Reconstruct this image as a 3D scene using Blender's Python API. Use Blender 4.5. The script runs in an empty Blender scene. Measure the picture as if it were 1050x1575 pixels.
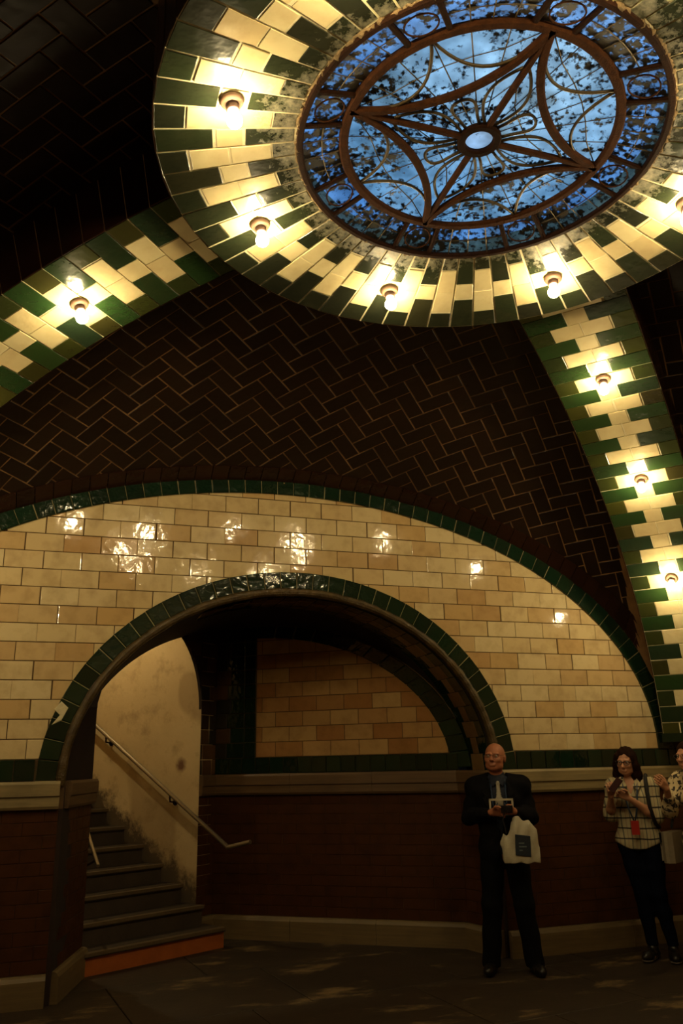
import bpy, bmesh, math, random
import numpy as np
from mathutils import Vector, Matrix

random.seed(7)
rng = random.Random(11)
S = bpy.context.scene
COL = S.collection
pi = math.pi

# ------------------------------------------------------------------ camera
YAW, PITCH, ROLL, FPX = -0.3219, 0.2992, -0.0213, 1254.8
CAM = (-1.7567, -2.962, 1.6)
cy, sy = math.cos(YAW), math.sin(YAW)
cp, sp = math.cos(PITCH), math.sin(PITCH)
fwd = Vector((-sy * cp, cy * cp, sp))
rgt = Vector((cy, sy, 0))
upv = rgt.cross(fwd)
r2 = math.cos(ROLL) * rgt + math.sin(ROLL) * upv
u2 = -math.sin(ROLL) * rgt + math.cos(ROLL) * upv
cam = bpy.data.cameras.new('camera')
cam.sensor_fit = 'VERTICAL'
cam.sensor_height = 36.0
cam.lens = FPX / 1575.0 * 36.0
cam.clip_start = 0.02
camo = bpy.data.objects.new('camera', cam)
camo.matrix_world = Matrix(((r2.x, u2.x, -fwd.x, CAM[0]), (r2.y, u2.y, -fwd.y, CAM[1]),
                            (r2.z, u2.z, -fwd.z, CAM[2]), (0, 0, 0, 1)))
COL.objects.link(camo)
S.camera = camo

# ------------------------------------------------------------------ world (dusk sky above the skylight), exposure
W = bpy.data.worlds.new('sky')
S.world = W
W.use_nodes = True
nt = W.node_tree
nt.nodes.clear()
wo = nt.nodes.new('ShaderNodeOutputWorld')
wb = nt.nodes.new('ShaderNodeBackground')
wn = nt.nodes.new('ShaderNodeTexNoise')
wn.inputs['Scale'].default_value = 5.0
wn.inputs['Detail'].default_value = 4.0
wr = nt.nodes.new('ShaderNodeValToRGB')
wr.color_ramp.elements[0].position = 0.35
wr.color_ramp.elements[0].color = (0.13, 0.29, 0.54, 1)
wr.color_ramp.elements[1].position = 0.68
wr.color_ramp.elements[1].color = (0.36, 0.54, 0.78, 1)
nt.links.new(wn.outputs['Fac'], wr.inputs['Fac'])
nt.links.new(wr.outputs['Color'], wb.inputs['Color'])
wb.inputs['Strength'].default_value = 1.6
nt.links.new(wb.outputs['Background'], wo.inputs['Surface'])

S.view_settings.view_transform = 'Standard'
S.view_settings.look = 'None'
S.view_settings.exposure = 0.0
S.view_settings.gamma = 1.0
S.view_settings.use_curve_mapping = False
try:
    S.cycles.use_denoising = True
    S.cycles.max_bounces = 8
    S.cycles.diffuse_bounces = 4
    S.cycles.transparent_max_bounces = 12
    S.cycles.sample_clamp_indirect = 6.0
except Exception:
    pass

BULB_RADIANCE = 360.0
BULB_COLOR = (1.0, 0.77, 0.40)

# ------------------------------------------------------------------ materials
def newmat(name):
    m = bpy.data.materials.new(name)
    m.use_nodes = True
    t = m.node_tree
    return m, t, t.nodes['Principled BSDF']

def N(t, kind, **kw):
    n = t.nodes.new(kind)
    for k, v in kw.items():
        if k in n.inputs:
            n.inputs[k].default_value = v
        else:
            setattr(n, k, v)
    return n

def mixc(t, fac, a, b, blend='MIX'):
    n = t.nodes.new('ShaderNodeMix')
    n.data_type = 'RGBA'
    n.blend_type = blend
    for sock, v in ((n.inputs[0], fac), (n.inputs[6], a), (n.inputs[7], b)):
        if hasattr(v, 'is_output') or hasattr(v, 'links'):
            t.links.new(v, sock)
        else:
            sock.default_value = v if not isinstance(v, tuple) else (tuple(v) + (1,))[:4]
    return n.outputs[2]

def math_n(t, op, a, b=0.0, clamp=False):
    n = t.nodes.new('ShaderNodeMath')
    n.operation = op
    n.use_clamp = clamp
    for i, v in enumerate((a, b)):
        if hasattr(v, 'links'):
            t.links.new(v, n.inputs[i])
        else:
            n.inputs[i].default_value = v
    return n.outputs[0]

def ramp(t, val, p0, p1, c0=(0, 0, 0), c1=(1, 1, 1)):
    n = t.nodes.new('ShaderNodeValToRGB')
    n.color_ramp.elements[0].position = p0
    n.color_ramp.elements[0].color = tuple(c0) + (1,)
    n.color_ramp.elements[1].position = p1
    n.color_ramp.elements[1].color = tuple(c1) + (1,)
    t.links.new(val, n.inputs['Fac'])
    return n.outputs['Color']

def worldpos(t):
    return t.nodes.new('ShaderNodeNewGeometry').outputs['Position']

def noise(t, scale, detail=3.0, rough=0.55, vec=None):
    n = N(t, 'ShaderNodeTexNoise', Scale=scale, Detail=detail, Roughness=rough)
    t.links.new(vec if vec is not None else worldpos(t), n.inputs['Vector'])
    return n.outputs['Fac']

def bump(t, bsdf, height, strength=0.3, dist=0.01):
    b = N(t, 'ShaderNodeBump', Strength=strength, Distance=dist)
    t.links.new(height, b.inputs['Height'])
    t.links.new(b.outputs['Normal'], bsdf.inputs['Normal'])

def glaze(name, cols, rough=0.2, wav=0.25, dirt=(0.05, 0.03, 0.015), dirtamt=0.5, wear=None, spec=0.5):
    """glazed ceramic: colour drawn per tile between several shades, wavy glaze, grime"""
    m, t, b = newmat(name)
    oi = t.nodes.new('ShaderNodeObjectInfo')
    cr = t.nodes.new('ShaderNodeValToRGB')
    cr.color_ramp.interpolation = 'LINEAR'
    els = cr.color_ramp.elements
    while len(els) < len(cols):
        els.new(0.5)
    for i, c in enumerate(cols):
        els[i].position = i / max(1, len(cols) - 1)
        els[i].color = tuple(c) + (1,)
    t.links.new(oi.outputs['Random'], cr.inputs['Fac'])
    n1 = noise(t, 9.0, 4.0)
    g = ramp(t, n1, 0.45, 0.8)
    c = mixc(t, math_n(t, 'MULTIPLY', g, dirtamt), cr.outputs['Color'], dirt)
    r = rough
    if wear is not None:
        c, rr = wear(t, c)
        mr = math_n(t, 'ADD', math_n(t, 'MULTIPLY', rr, 0.6), rough, True)
        t.links.new(mr, b.inputs['Roughness'])
    else:
        b.inputs['Roughness'].default_value = rough
    t.links.new(c, b.inputs['Base Color'])
    b.inputs['Specular IOR Level'].default_value = spec
    bump(t, b, noise(t, 16.0, 2.0, 0.4), wav, 0.02)
    return m

def plain(name, col, rough=0.6, metal=0.0, var=0.25, scale=8.0, bumps=0.0, spec=0.4):
    m, t, b = newmat(name)
    n1 = noise(t, scale, 5.0)
    dark = tuple(v * (1 - var) for v in col)
    lite = tuple(min(1, v * (1 + var)) for v in col)
    c = mixc(t, n1, dark, lite)
    t.links.new(c, b.inputs['Base Color'])
    b.inputs['Roughness'].default_value = rough
    b.inputs['Metallic'].default_value = metal
    b.inputs['Specular IOR Level'].default_value = spec
    if bumps:
        bump(t, b, noise(t, scale * 4, 5.0), bumps, 0.01)
    return m

def ring_wear(t, c):
    """white mineral crust bleeding out of the joints beside the skylight, thick at the rim"""
    p = worldpos(t)
    sx = t.nodes.new('ShaderNodeSeparateXYZ')
    t.links.new(p, sx.inputs[0])
    rr = math_n(t, 'SQRT', math_n(t, 'ADD', math_n(t, 'MULTIPLY', sx.outputs[0], sx.outputs[0]),
                                  math_n(t, 'MULTIPLY', sx.outputs[1], sx.outputs[1])))
    rim = math_n(t, 'MULTIPLY', math_n(t, 'SUBTRACT', 1.30, rr), 1.9, True)
    big = noise(t, 2.3, 2.0)
    fine = noise(t, 26.0, 6.0, 0.7)
    v = math_n(t, 'ADD', math_n(t, 'MULTIPLY', rim, 0.40), math_n(t, 'ADD', math_n(t, 'MULTIPLY', big, 0.38), math_n(t, 'MULTIPLY', fine, 0.45)))
    mask = ramp(t, v, 0.63, 0.78)
    crust = mixc(t, noise(t, 45.0, 5.0, .7), (0.06, 0.055, 0.03), (0.62, 0.57, 0.40))
    return mixc(t, math_n(t, 'MULTIPLY', mask, 0.8), c, crust), mask

M = {}
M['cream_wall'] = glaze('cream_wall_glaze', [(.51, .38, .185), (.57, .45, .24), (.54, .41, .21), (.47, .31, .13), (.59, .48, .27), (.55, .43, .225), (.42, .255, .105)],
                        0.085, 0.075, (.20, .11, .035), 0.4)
M['cream_alcove'] = glaze('shaded_alcove_glaze', [(.36, .215, .08), (.28, .135, .045), (.255, .12, .038), (.40, .26, .105), (.32, .165, .06)], 0.09, 0.2, (.12, .055, .02), 0.4)  # darker copy of the wall cream, the alcove's shade is in the colour
M['cream_ring'] = glaze('cream_ring_glaze', [(.52, .45, .25), (.58, .51, .29), (.48, .385, .20), (.56, .485, .27)], 0.24, 0.2, (.36, .25, .12), 0.45, ring_wear)
M['cream_soffit'] = glaze('shaded_soffit_glaze', [(.17, .095, .035), (.22, .13, .05), (.14, .07, .025)], 0.2, 0.2, (.06, .03, .012), 0.5)  # cream darkened further, shade under the arch painted into the glaze
M['green_ring'] = glaze('green_ring_glaze', [(.014, .016, .009), (.017, .024, .010), (.011, .013, .008), (.022, .022, .010)], 0.22, 0.2, (.03, .03, .015), 0.5, ring_wear)
M['cream_rib'] = glaze('cream_rib_glaze', [(.54, .47, .265), (.60, .52, .295), (.48, .385, .20), (.56, .49, .27)], 0.22, 0.2, (.36, .24, .11), 0.4)
M['green_rib'] = glaze('green_rib_glaze', [(.013, .034, .010), (.020, .042, .011), (.012, .022, .009), (.016, .030, .015)], 0.2, 0.2, (.03, .03, .012), 0.35)
M['olive_rib'] = glaze('olive_rib_glaze', [(.032, .036, .007), (.018, .027, .009), (.042, .045, .008), (.026, .022, .008)], 0.2, 0.2, (.03, .03, .012), 0.35)
M['green_trim'] = glaze('green_trim_glaze', [(.0055, .017, .008), (.007, .021, .010), (.005, .013, .007), (.009, .020, .009)], 0.10, 0.22, (.02, .02, .01), 0.3)
M['brown_vault'] = glaze('brown_vault_glaze', [(.013, .0058, .0032), (.018, .008, .004), (.011, .005, .003), (.021, .010, .005)], 0.36, 0.15, (.012, .008, .005), 0.5, None, 0.25)
M['brown_edge'] = glaze('dark_red_edge_glaze', [(.018, .0065, .0035), (.024, .0085, .004), (.013, .005, .003)], 0.24, 0.2, (.012, .008, .005), 0.4, None, 0.3)
M['brown_dado'] = glaze('brown_dado_glaze', [(.060, .021, .0065), (.050, .017, .0055)], 0.5, 0.15, (.016, .007, .0035), 0.7, None, 0.12)
M['brown_stair_tile'] = glaze('stair_arch_tile', [(.030, .014, .008), (.018, .016, .009), (.10, .045, .016), (.02, .012, .008), (.035, .018, .010), (.016, .014, .010)], 0.45, 0.2, (.02, .012, .008), 0.5, None, 0.25)
M['mould'] = plain('chipped_brown_moulding', (.060, .038, .012), 0.22, 0, 0.9, 16.0, 0.9)
M['joint_pale'] = plain('pale_mortar', (.56, .49, .30), 0.9, 0, 0.3, 30.0, 0.3)
M['joint_mid'] = plain('grey_brown_mortar', (.20, .155, .075), 0.9, 0, 0.5, 18.0, 0.2)
M['joint_dark'] = plain('brown_wall_mortar', (.085, .048, .018), 0.9, 0, 0.4, 20.0, 0.2)
M['joint_vault'] = plain('vault_mortar', (.19, .10, .036), 0.9, 0, 0.75, 6.0, 0.2)
M['joint_dado'] = plain('dado_mortar', (.016, .007, .003), 0.9, 0, 0.3, 9.0)
M['crust'] = plain('lime_crust', (.15, .10, .045), 0.95, 0, 0.7, 25.0, 1.0)
M['iron'] = plain('rusty_iron', (.040, .0135, .0040), 0.85, 0.0, 0.9, 30.0, 0.6, .08)
M['iron_dark'] = plain('dark_iron', (.016, .0055, .002), 0.85, 0.0, 0.7, 30.0, 0.5, .08)
M['lead'] = plain('aged_lead', (.060, .040, .015), 0.45, 0.4, 0.5, 40.0, 0.2)
M['step'] = plain('worn_concrete_step', (.036, .023, .012), 0.75, 0, 0.5, 7.0, 0.3)
M['nosing'] = plain('step_nosing', (.10, .068, .033), 0.5, 0.2, 0.4, 15.0, 0.1)
M['orange'] = plain('orange_paint', (.30, .075, .008), 0.6, 0, 0.35, 7.0, 0.2)
M['steel'] = plain('brushed_steel', (.42, .36, .26), 0.3, 0.9, 0.15, 40.0)
M['porcelain'] = plain('porcelain', (.15, .085, .055), 0.5, 0, 0.15, 20.0)
M['brass'] = plain('brown_socket', (.07, .04, .035), 0.4, 0.2, 0.2, 20.0)
M['earth'] = plain('bare_masonry', (.05, .035, .02), 0.95, 0, 0.4, 3.0)

def stone_mat(name, col, scale):
    m, t, b = newmat(name)
    mp = N(t, 'ShaderNodeMapping')
    mp.inputs['Scale'].default_value = (1.2, 1.2, 22.0)
    t.links.new(worldpos(t), mp.inputs['Vector'])
    n1 = noise(t, scale, 5.0, 0.6, mp.outputs['Vector'])
    c = mixc(t, n1, tuple(v * .45 for v in col), tuple(min(1, v * 1.45) for v in col))
    g = ramp(t, noise(t, 3.0, 4.0), 0.5, 0.75)
    c = mixc(t, math_n(t, 'MULTIPLY', g, .5), c, tuple(v * .35 for v in col))
    t.links.new(c, b.inputs['Base Color'])
    b.inputs['Roughness'].default_value = 0.55
    bump(t, b, n1, 0.15, 0.01)
    return m
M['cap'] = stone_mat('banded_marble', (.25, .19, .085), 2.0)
M['cap_alcove'] = stone_mat('shaded_banded_marble', (.10, .055, .021), 2.0)  # same marble as the cap, darkened to paint in the alcove's shade
M['base'] = stone_mat('dirty_marble_base', (.125, .085, .034), 1.6)

def floor_mat():
    m, t, b = newmat('worn_concrete_floor')
    n1 = noise(t, 1.1, 6.0, 0.62)
    n2 = noise(t, 7.0, 6.0, 0.7)
    c = mixc(t, n1, (.010, .006, .0035), (.040, .026, .013))
    mp = N(t, 'ShaderNodeMapping')
    mp.inputs['Scale'].default_value = (0.7, 1.6, 1.0)
    mp.inputs['Rotation'].default_value = (0, 0, 0.5)
    t.links.new(worldpos(t), mp.inputs['Vector'])
    scuff = ramp(t, noise(t, 1.7, 7.0, 0.74, mp.outputs['Vector']), 0.55, 0.66)
    c = mixc(t, math_n(t, 'MULTIPLY', scuff, .8), c, (.19, .125, .055))
    c = mixc(t, math_n(t, 'MULTIPLY', ramp(t, n2, .5, .75), .5), c, (.012, .009, .006))
    t.links.new(c, b.inputs['Base Color'])
    b.inputs['Roughness'].default_value = 0.6
    b.inputs['Specular IOR Level'].default_value = 0.3
    bump(t, b, n2, 0.3, 0.01)
    return m
M['floor'] = floor_mat()

def plaster_mat():
    """painted plaster; grime creeps up from the stair line, one round rust stain, patched areas"""
    m, t, b = newmat('stained_plaster')
    tc = t.nodes.new('ShaderNodeTexCoord')
    sx = t.nodes.new('ShaderNodeSeparateXYZ')
    t.links.new(tc.outputs['Object'], sx.inputs[0])      # x = along the wall up the stair, z = height
    u, z = sx.outputs[0], sx.outputs[2]
    n1 = noise(t, 1.6, 5.0, .6)
    c = mixc(t, n1, (.42, .30, .14), (.66, .52, .29))
    patch = ramp(t, noise(t, 1.05, 1.0, .3), .54, .57)
    c = mixc(t, math_n(t, 'MULTIPLY', patch, .55), c, (.30, .20, .09))
    c = mixc(t, math_n(t, 'MULTIPLY', ramp(t, noise(t, 4.0, 6.0, .7), .52, .70), .5), c, (.22, .14, .06))
    # height above the stair line
    hs = math_n(t, 'SUBTRACT', z, math_n(t, 'ADD', math_n(t, 'MULTIPLY', u, 0.64), 0.37))
    hn = math_n(t, 'ADD', hs, math_n(t, 'MULTIPLY', math_n(t, 'SUBTRACT', noise(t, 6.0, 7.0, .75), .5), 0.75))
    dirt = ramp(t, hn, 0.04, 0.20, (1, 1, 1), (0, 0, 0))
    c = mixc(t, math_n(t, 'MULTIPLY', dirt, .9), c, (.045, .028, .014))
    # rust stain and its run
    du = math_n(t, 'SUBTRACT', u, 0.248)
    dz = math_n(t, 'SUBTRACT', z, 1.62)
    d = math_n(t, 'SQRT', math_n(t, 'ADD', math_n(t, 'MULTIPLY', du, du), math_n(t, 'MULTIPLY', dz, dz)))
    st = ramp(t, math_n(t, 'ADD', d, math_n(t, 'MULTIPLY', math_n(t, 'SUBTRACT', noise(t, 20.0, 3.0), .5), .05)), .03, .085, (1, 1, 1), (0, 0, 0))
    c = mixc(t, math_n(t, 'MULTIPLY', st, .85), c, (.10, .022, .006))
    t.links.new(c, b.inputs['Base Color'])
    b.inputs['Roughness'].default_value = .85
    bump(t, b, noise(t, 14.0, 6.0, .65), .35, .01)
    return m
M['plaster'] = plaster_mat()

def glass_mat(name, amount, tint):
    m, t, b = newmat(name)
    b.inputs['Base Color'].default_value = (.012, .012, .012, 1)
    b.inputs['Roughness'].default_value = .5
    tr = N(t, 'ShaderNodeBsdfTransparent')
    gl = N(t, 'ShaderNodeBsdfGlossy', Roughness=.06)
    gl.inputs['Color'].default_value = (1, 1, 1, 1)
    n1 = noise(t, 9.0, 2.0, .5)
    n2 = noise(t, 30.0, 4.0, .60)
    n3 = noise(t, 3.2, 2.0, .5)
    vo = N(t, 'ShaderNodeTexVoronoi', Scale=26.0)
    t.links.new(worldpos(t), vo.inputs['Vector'])
    tcol = mixc(t, ramp(t, n1, .3, .7), tuple(v * .62 for v in tint), tint)
    oi = t.nodes.new('ShaderNodeObjectInfo')
    tcol = mixc(t, math_n(t, 'MULTIPLY', oi.outputs['Random'], .35), tcol, tuple(v * .6 for v in tint))
    tcol = mixc(t, math_n(t, 'MULTIPLY', ramp(t, noise(t, 2.6, 4.0, .6), .56, .72), .6), tcol, (.46, .40, .30))
    t.links.new(tcol, tr.inputs['Color'])
    v = math_n(t, 'ADD', math_n(t, 'MULTIPLY', n2, .9), math_n(t, 'ADD', math_n(t, 'MULTIPLY', n3, .45),
               math_n(t, 'MULTIPLY', vo.outputs['Distance'], .10)))
    mask = ramp(t, v, amount - .03, amount + .07)
    ms = N(t, 'ShaderNodeMixShader')
    t.links.new(mask, ms.inputs[0])
    t.links.new(tr.outputs[0], ms.inputs[1])
    t.links.new(b.outputs[0], ms.inputs[2])
    m2 = N(t, 'ShaderNodeMixShader')
    m2.inputs[0].default_value = .035
    t.links.new(ms.outputs[0], m2.inputs[1])
    t.links.new(gl.outputs[0], m2.inputs[2])
    t.links.new(m2.outputs[0], t.nodes['Material Output'].inputs['Surface'])
    return m
M['glass_inner'] = glass_mat('mottled_glass', .775, (.92, 1.0, 1.0))
M['glass_outer'] = glass_mat('grimy_glass', .715, (.70, .85, 1.0))
M['glass_hub'] = glass_mat('clear_hub_glass', 0.90, (1.0, 1.0, 1.0))

def bulb_mat(name='lit_bulb', k=1.0):
    m, t, b = newmat(name)
    b.inputs['Base Color'].default_value = (.9, .85, .7, 1)
    b.inputs['Emission Color'].default_value = BULB_COLOR + (1,)
    b.inputs['Emission Strength'].default_value = BULB_RADIANCE * k
    return m
M['bulb'] = bulb_mat()
M['bulb_stair'] = bulb_mat('lit_stair_bulb', 3.4)

# ------------------------------------------------------------------ mesh helpers
def mesh(name, verts, faces, smooth=False):
    me = bpy.data.meshes.new(name)
    me.from_pydata([tuple(map(float, v)) for v in verts], [], [tuple(map(int, f)) for f in faces])
    if smooth:
        me.polygons.foreach_set('use_smooth', [True] * len(me.polygons))
    me.update()
    return me

def obj(name, me, mat=None, parent=None, kind=None):
    if isinstance(me, tuple):
        me = mesh(name, *me)
    o = bpy.data.objects.new(name, me)
    COL.objects.link(o)
    if mat is not None and me is not None and not me.materials:
        me.materials.append(M[mat] if isinstance(mat, str) else mat)
    if parent is not None:
        o.parent = parent
    if kind:
        o['kind'] = kind
    return o

def empty(name, loc=(0, 0, 0), rz=0.0):
    o = bpy.data.objects.new(name, None)
    o.location = loc
    o.rotation_euler = (0, 0, rz)
    o.empty_display_size = .1
    COL.objects.link(o)
    return o

def tag(o, label, cat, group=None):
    o['label'] = label
    o['category'] = cat
    if group:
        o['group'] = group
    return o

def struct(name, me, mat, label=None, cat=None):
    o = obj(name, me, mat)
    o['kind'] = 'structure'
    if label:
        o['label'] = label
        o['category'] = cat or name.split('_')[0]
    return o

def merge(parts):
    V, F = [], []
    for v, f in parts:
        k = len(V)
        V += [tuple(p) for p in v]
        F += [tuple(i + k for i in q) for q in f]
    return V, F

def box(x0, x1, y0, y1, z0, z1):
    v = [(x, y, z) for z in (z0, z1) for y in (y0, y1) for x in (x0, x1)]
    f = [(0, 2, 3, 1), (4, 5, 7, 6), (0, 1, 5, 4), (2, 6, 7, 3), (0, 4, 6, 2), (1, 3, 7, 5)]
    return v, f

def xf(part, mat4):
    v, f = part
    return [tuple(mat4 @ Vector(p)) for p in v], f

def tube(pts, r, n=8, closed=False, caps=True):
    P = [Vector(p) for p in pts]
    rs = r if isinstance(r, (list, tuple)) else [r] * len(P)
    V, F = [], []
    prev = None
    m = len(P)
    for i, p in enumerate(P):
        a = P[(i - 1) % m] if (closed or i > 0) else P[i]
        b = P[(i + 1) % m] if (closed or i < m - 1) else P[i]
        t = (b - a).normalized()
        if prev is None:
            ref = Vector((0, 0, 1)) if abs(t.z) < .9 else Vector((1, 0, 0))
            u = t.cross(ref).normalized()
        else:
            u = (prev - t * prev.dot(t)).normalized()
        prev = u
        w = t.cross(u)
        for k in range(n):
            ang = 2 * pi * k / n
            V.append(p + (u * math.cos(ang) + w * math.sin(ang)) * rs[i])
    for i in range(m if closed else m - 1):
        j = (i + 1) % m
        for k in range(n):
            k2 = (k + 1) % n
            F.append((i * n + k, i * n + k2, j * n + k2, j * n + k))
    if not closed and caps:
        F.append(tuple(range(n - 1, -1, -1)))
        F.append(tuple((m - 1) * n + k for k in range(n)))
    return V, F

def bar(pts, w, h, closed=False, up=Vector((0, 0, 1))):
    """rectangular bar swept along pts; w across (in plane), h along up (bevelled section)"""
    P = [Vector(p) for p in pts]
    m = len(P)
    sec = [(-.5, 0), (-.5, .7), (-.3, 1), (.3, 1), (.5, .7), (.5, 0)]
    sec = [(a, -b) for a, b in sec]
    n = len(sec)
    V, F = [], []
    for i, p in enumerate(P):
        a = P[(i - 1) % m] if (closed or i > 0) else P[i]
        b = P[(i + 1) % m] if (closed or i < m - 1) else P[i]
        t = (b - a).normalized()
        s = t.cross(up).normalized()
        for q, e in sec:
            V.append(p + s * q * w + up * e * h)
    for i in range(m if closed else m - 1):
        j = (i + 1) % m
        for k in range(n):
            k2 = (k + 1) % n
            F.append((i * n + k, i * n + k2, j * n + k2, j * n + k))
    if not closed:
        F.append(tuple(range(n - 1, -1, -1)))
        F.append(tuple((m - 1) * n + k for k in range(n)))
    return V, F

def lathe(prof, n=16, axis_m=None):
    V, F = [], []
    for r, z in prof:
        for k in range(n):
            a = 2 * pi * k / n
            V.append(Vector((r * math.cos(a), r * math.sin(a), z)))
    for i in range(len(prof) - 1):
        for k in range(n):
            k2 = (k + 1) % n
            F.append((i * n + k, i * n + k2, (i + 1) * n + k2, (i + 1) * n + k))
    F.append(tuple(range(n - 1, -1, -1)))
    F.append(tuple((len(prof) - 1) * n + k for k in range(n)))
    if axis_m is not None:
        V = [axis_m @ v for v in V]
    return V, F

def clip_poly(poly, n, d):
    """keep the side n.p <= d"""
    out = []
    m = len(poly)
    for i in range(m):
        a, b = poly[i], poly[(i + 1) % m]
        da = n[0] * a[0] + n[1] * a[1] - d
        db = n[0] * b[0] + n[1] * b[1] - d
        if da <= 0:
            out.append(a)
        if (da < 0 < db) or (db < 0 < da):
            t = da / (da - db)
            out.append((a[0] + t * (b[0] - a[0]), a[1] + t * (b[1] - a[1])))
    return out

def parea(p):
    return .5 * sum(p[i][0] * p[(i + 1) % len(p)][1] - p[(i + 1) % len(p)][0] * p[i][1] for i in range(len(p)))

def clip_ellipse(poly, cx, cz, a, b, keep_inside):
    """half-plane clip against the ellipse's tangent nearest to the tile"""
    mx = sum(p[0] for p in poly) / len(poly)
    mz = sum(p[1] for p in poly) / len(poly)
    vals = [((p[0] - cx) / a) ** 2 + ((p[1] - cz) / b) ** 2 for p in poly]
    if keep_inside:
        if max(vals) <= 1:
            return poly
    elif min(vals) >= 1:
        return poly
    th = math.atan2((mz - cz) / b, (mx - cx) / a)
    px, pz = cx + a * math.cos(th), cz + b * math.sin(th)
    nx, nz = math.cos(th) / a, math.sin(th) / b
    l = math.hypot(nx, nz)
    nx, nz = nx / l, nz / l
    d = nx * px + nz * pz
    return clip_poly(poly, (nx, nz), d) if keep_inside else clip_poly(poly, (-nx, -nz), -d)

def tile(poly, fmap, proud=.006, bev=.004, tilt=.006, jit=.0012):
    """one tile: outline poly in surface coordinates, fmap(u, v, h) to space (h = out of the wall)"""
    if parea(poly) < 0:
        poly = poly[::-1]
    n = len(poly)
    cu = sum(p[0] for p in poly) / n
    cv = sum(p[1] for p in poly) / n
    ta, tb, tj = rng.uniform(-tilt, tilt), rng.uniform(-tilt, tilt), rng.uniform(-jit, jit)
    V, F = [], []
    for u, v in poly:
        V.append(fmap(u, v, 0.0))
    for u, v in poly:
        h = proud + tj + ta * (u - cu) + tb * (v - cv)
        V.append(fmap(u, v, h - bev * .7))
    for u, v in poly:
        h = proud + tj + ta * (u - cu) + tb * (v - cv)
        du, dv = cu - u, cv - v
        l = math.hypot(du, dv) + 1e-9
        k = min(.35, bev * 1.4 / l)
        V.append(fmap(u + du * k, v + dv * k, h))
    F.append(tuple(range(2 * n, 3 * n)))
    for i in range(n):
        j = (i + 1) % n
        F.append((i, j, n + j, n + i))
        F.append((n + i, n + j, 2 * n + j, 2 * n + i))
    return V, F

def rect(u0, u1, v0, v1, g=.0035):
    return [(u0 + g, v0 + g), (u1 - g, v0 + g), (u1 - g, v1 - g), (u0 + g, v1 - g)]

# ------------------------------------------------------------------ the room's measures
A = 3.934                      # half depth (back wall at y = A)
PHI = 0.7287                   # azimuth of the diagonal ribs
B = A / math.tan(PHI)          # half width
ZC = 1.728                     # springing of the vault
AV = math.hypot(A, 3.935)      # vault: oblate spheroid
CV = .598 * AV
E1 = .598
RL, RLO = 3.7305, 3.935        # cream lunette / outer edge of its green border
XA, ZA, RA, RAI, E2 = .106, 1.484, 2.058, 1.900, .8437   # inner arch
RS = 1.835                      # soffit of that arch
Z_CAP0, Z_CAP1, Z_BAND = 1.318, 1.518, 1.678
Z_BASE = .208
CH = .1485                     # course height
TW = .2965                     # tile width
RO, RI = 1.591, .905           # ring
ZSK = 4.527                    # skylight plane

def vz(r):
    return ZC + CV * math.sqrt(max(0.0, 1 - (r / AV) ** 2))

# ------------------------------------------------------------------ floor
FX0, FX1, FY0, FY1 = -6.0, 6.0, -5.0, 9.0
fl = struct('floor', box(FX0, FX1, FY0, FY1, -.3, -.012), 'joint_dado', 'dark worn concrete floor of the vaulted hall', 'floor')
ang = .12
ca, sa = math.cos(ang), math.sin(ang)
def fmap_floor(u, v, h):
    return (u * ca - v * sa, u * sa + v * ca, -.012 + h)
for i in range(-4, 5):
    for j in range(-3, 6):
        off = .45 if j % 2 else 0
        q = rect(i * 1.25 + off, (i + 1) * 1.25 + off, j * 1.1, (j + 1) * 1.1, .004)
        obj('slab', tile(q, fmap_floor, .012, .004, 0.0, .0), 'floor', fl)

# ------------------------------------------------------------------ back wall shell (mortar plane with the arch cut out)
def wall_shell(y, ea, x0, x1, ztop):
    V, F = [], []
    n = 64
    for i in range(n + 1):
        th = pi * i / n
        ix, iz = XA + ea * math.cos(th), ZA + ea * E2 * math.sin(th)
        c, s = math.cos(th), math.sin(th)
        t = 1e9
        if c > 1e-6: t = min(t, (x1 - XA) / c)
        if c < -1e-6: t = min(t, (x0 - XA) / c)
        if s > 1e-6: t = min(t, (ztop - ZA) / s)
        V += [(ix, y, iz), (XA + t * c, y, ZA + t * s)]
    # exact corners
    for i in range(n):
        a, b, c_, d = 2 * i, 2 * i + 1, 2 * i + 3, 2 * i + 2
        F.append((a, d, c_, b))
    for xx, s in ((x1, 1), (x0, -1)):
        k = len(V)
        V.append((xx, y, ztop))
        pts = [i for i in range(n + 1)]
        # the two outer points either side of the corner
        for i in range(n):
            p, q = V[2 * i + 1], V[2 * i + 3]
            if (abs(p[0] - xx) < 1e-5) != (abs(q[0] - xx) < 1e-5):
                F.append((2 * i + 1, 2 * i + 3, k))
    k = len(V)
    V += [(x0, y, 0), (XA - ea, y, 0), (XA - ea, y, ZA), (x0, y, ZA)]
    F.append((k, k + 1, k + 2, k + 3))
    k = len(V)
    V += [(XA + ea, y, 0), (x1, y, 0), (x1, y, ZA), (XA + ea, y, ZA)]
    F.append((k, k + 1, k + 2, k + 3))
    return V, F
wback = struct('wall_back', wall_shell(A, RS, -B - .3, B + .3, 5.6), 'joint_dark',
               'cream tiled end wall under the vault with an arched opening', 'wall')

def fmap_back(u, v, h):
    return (u, A - h, v)

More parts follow.
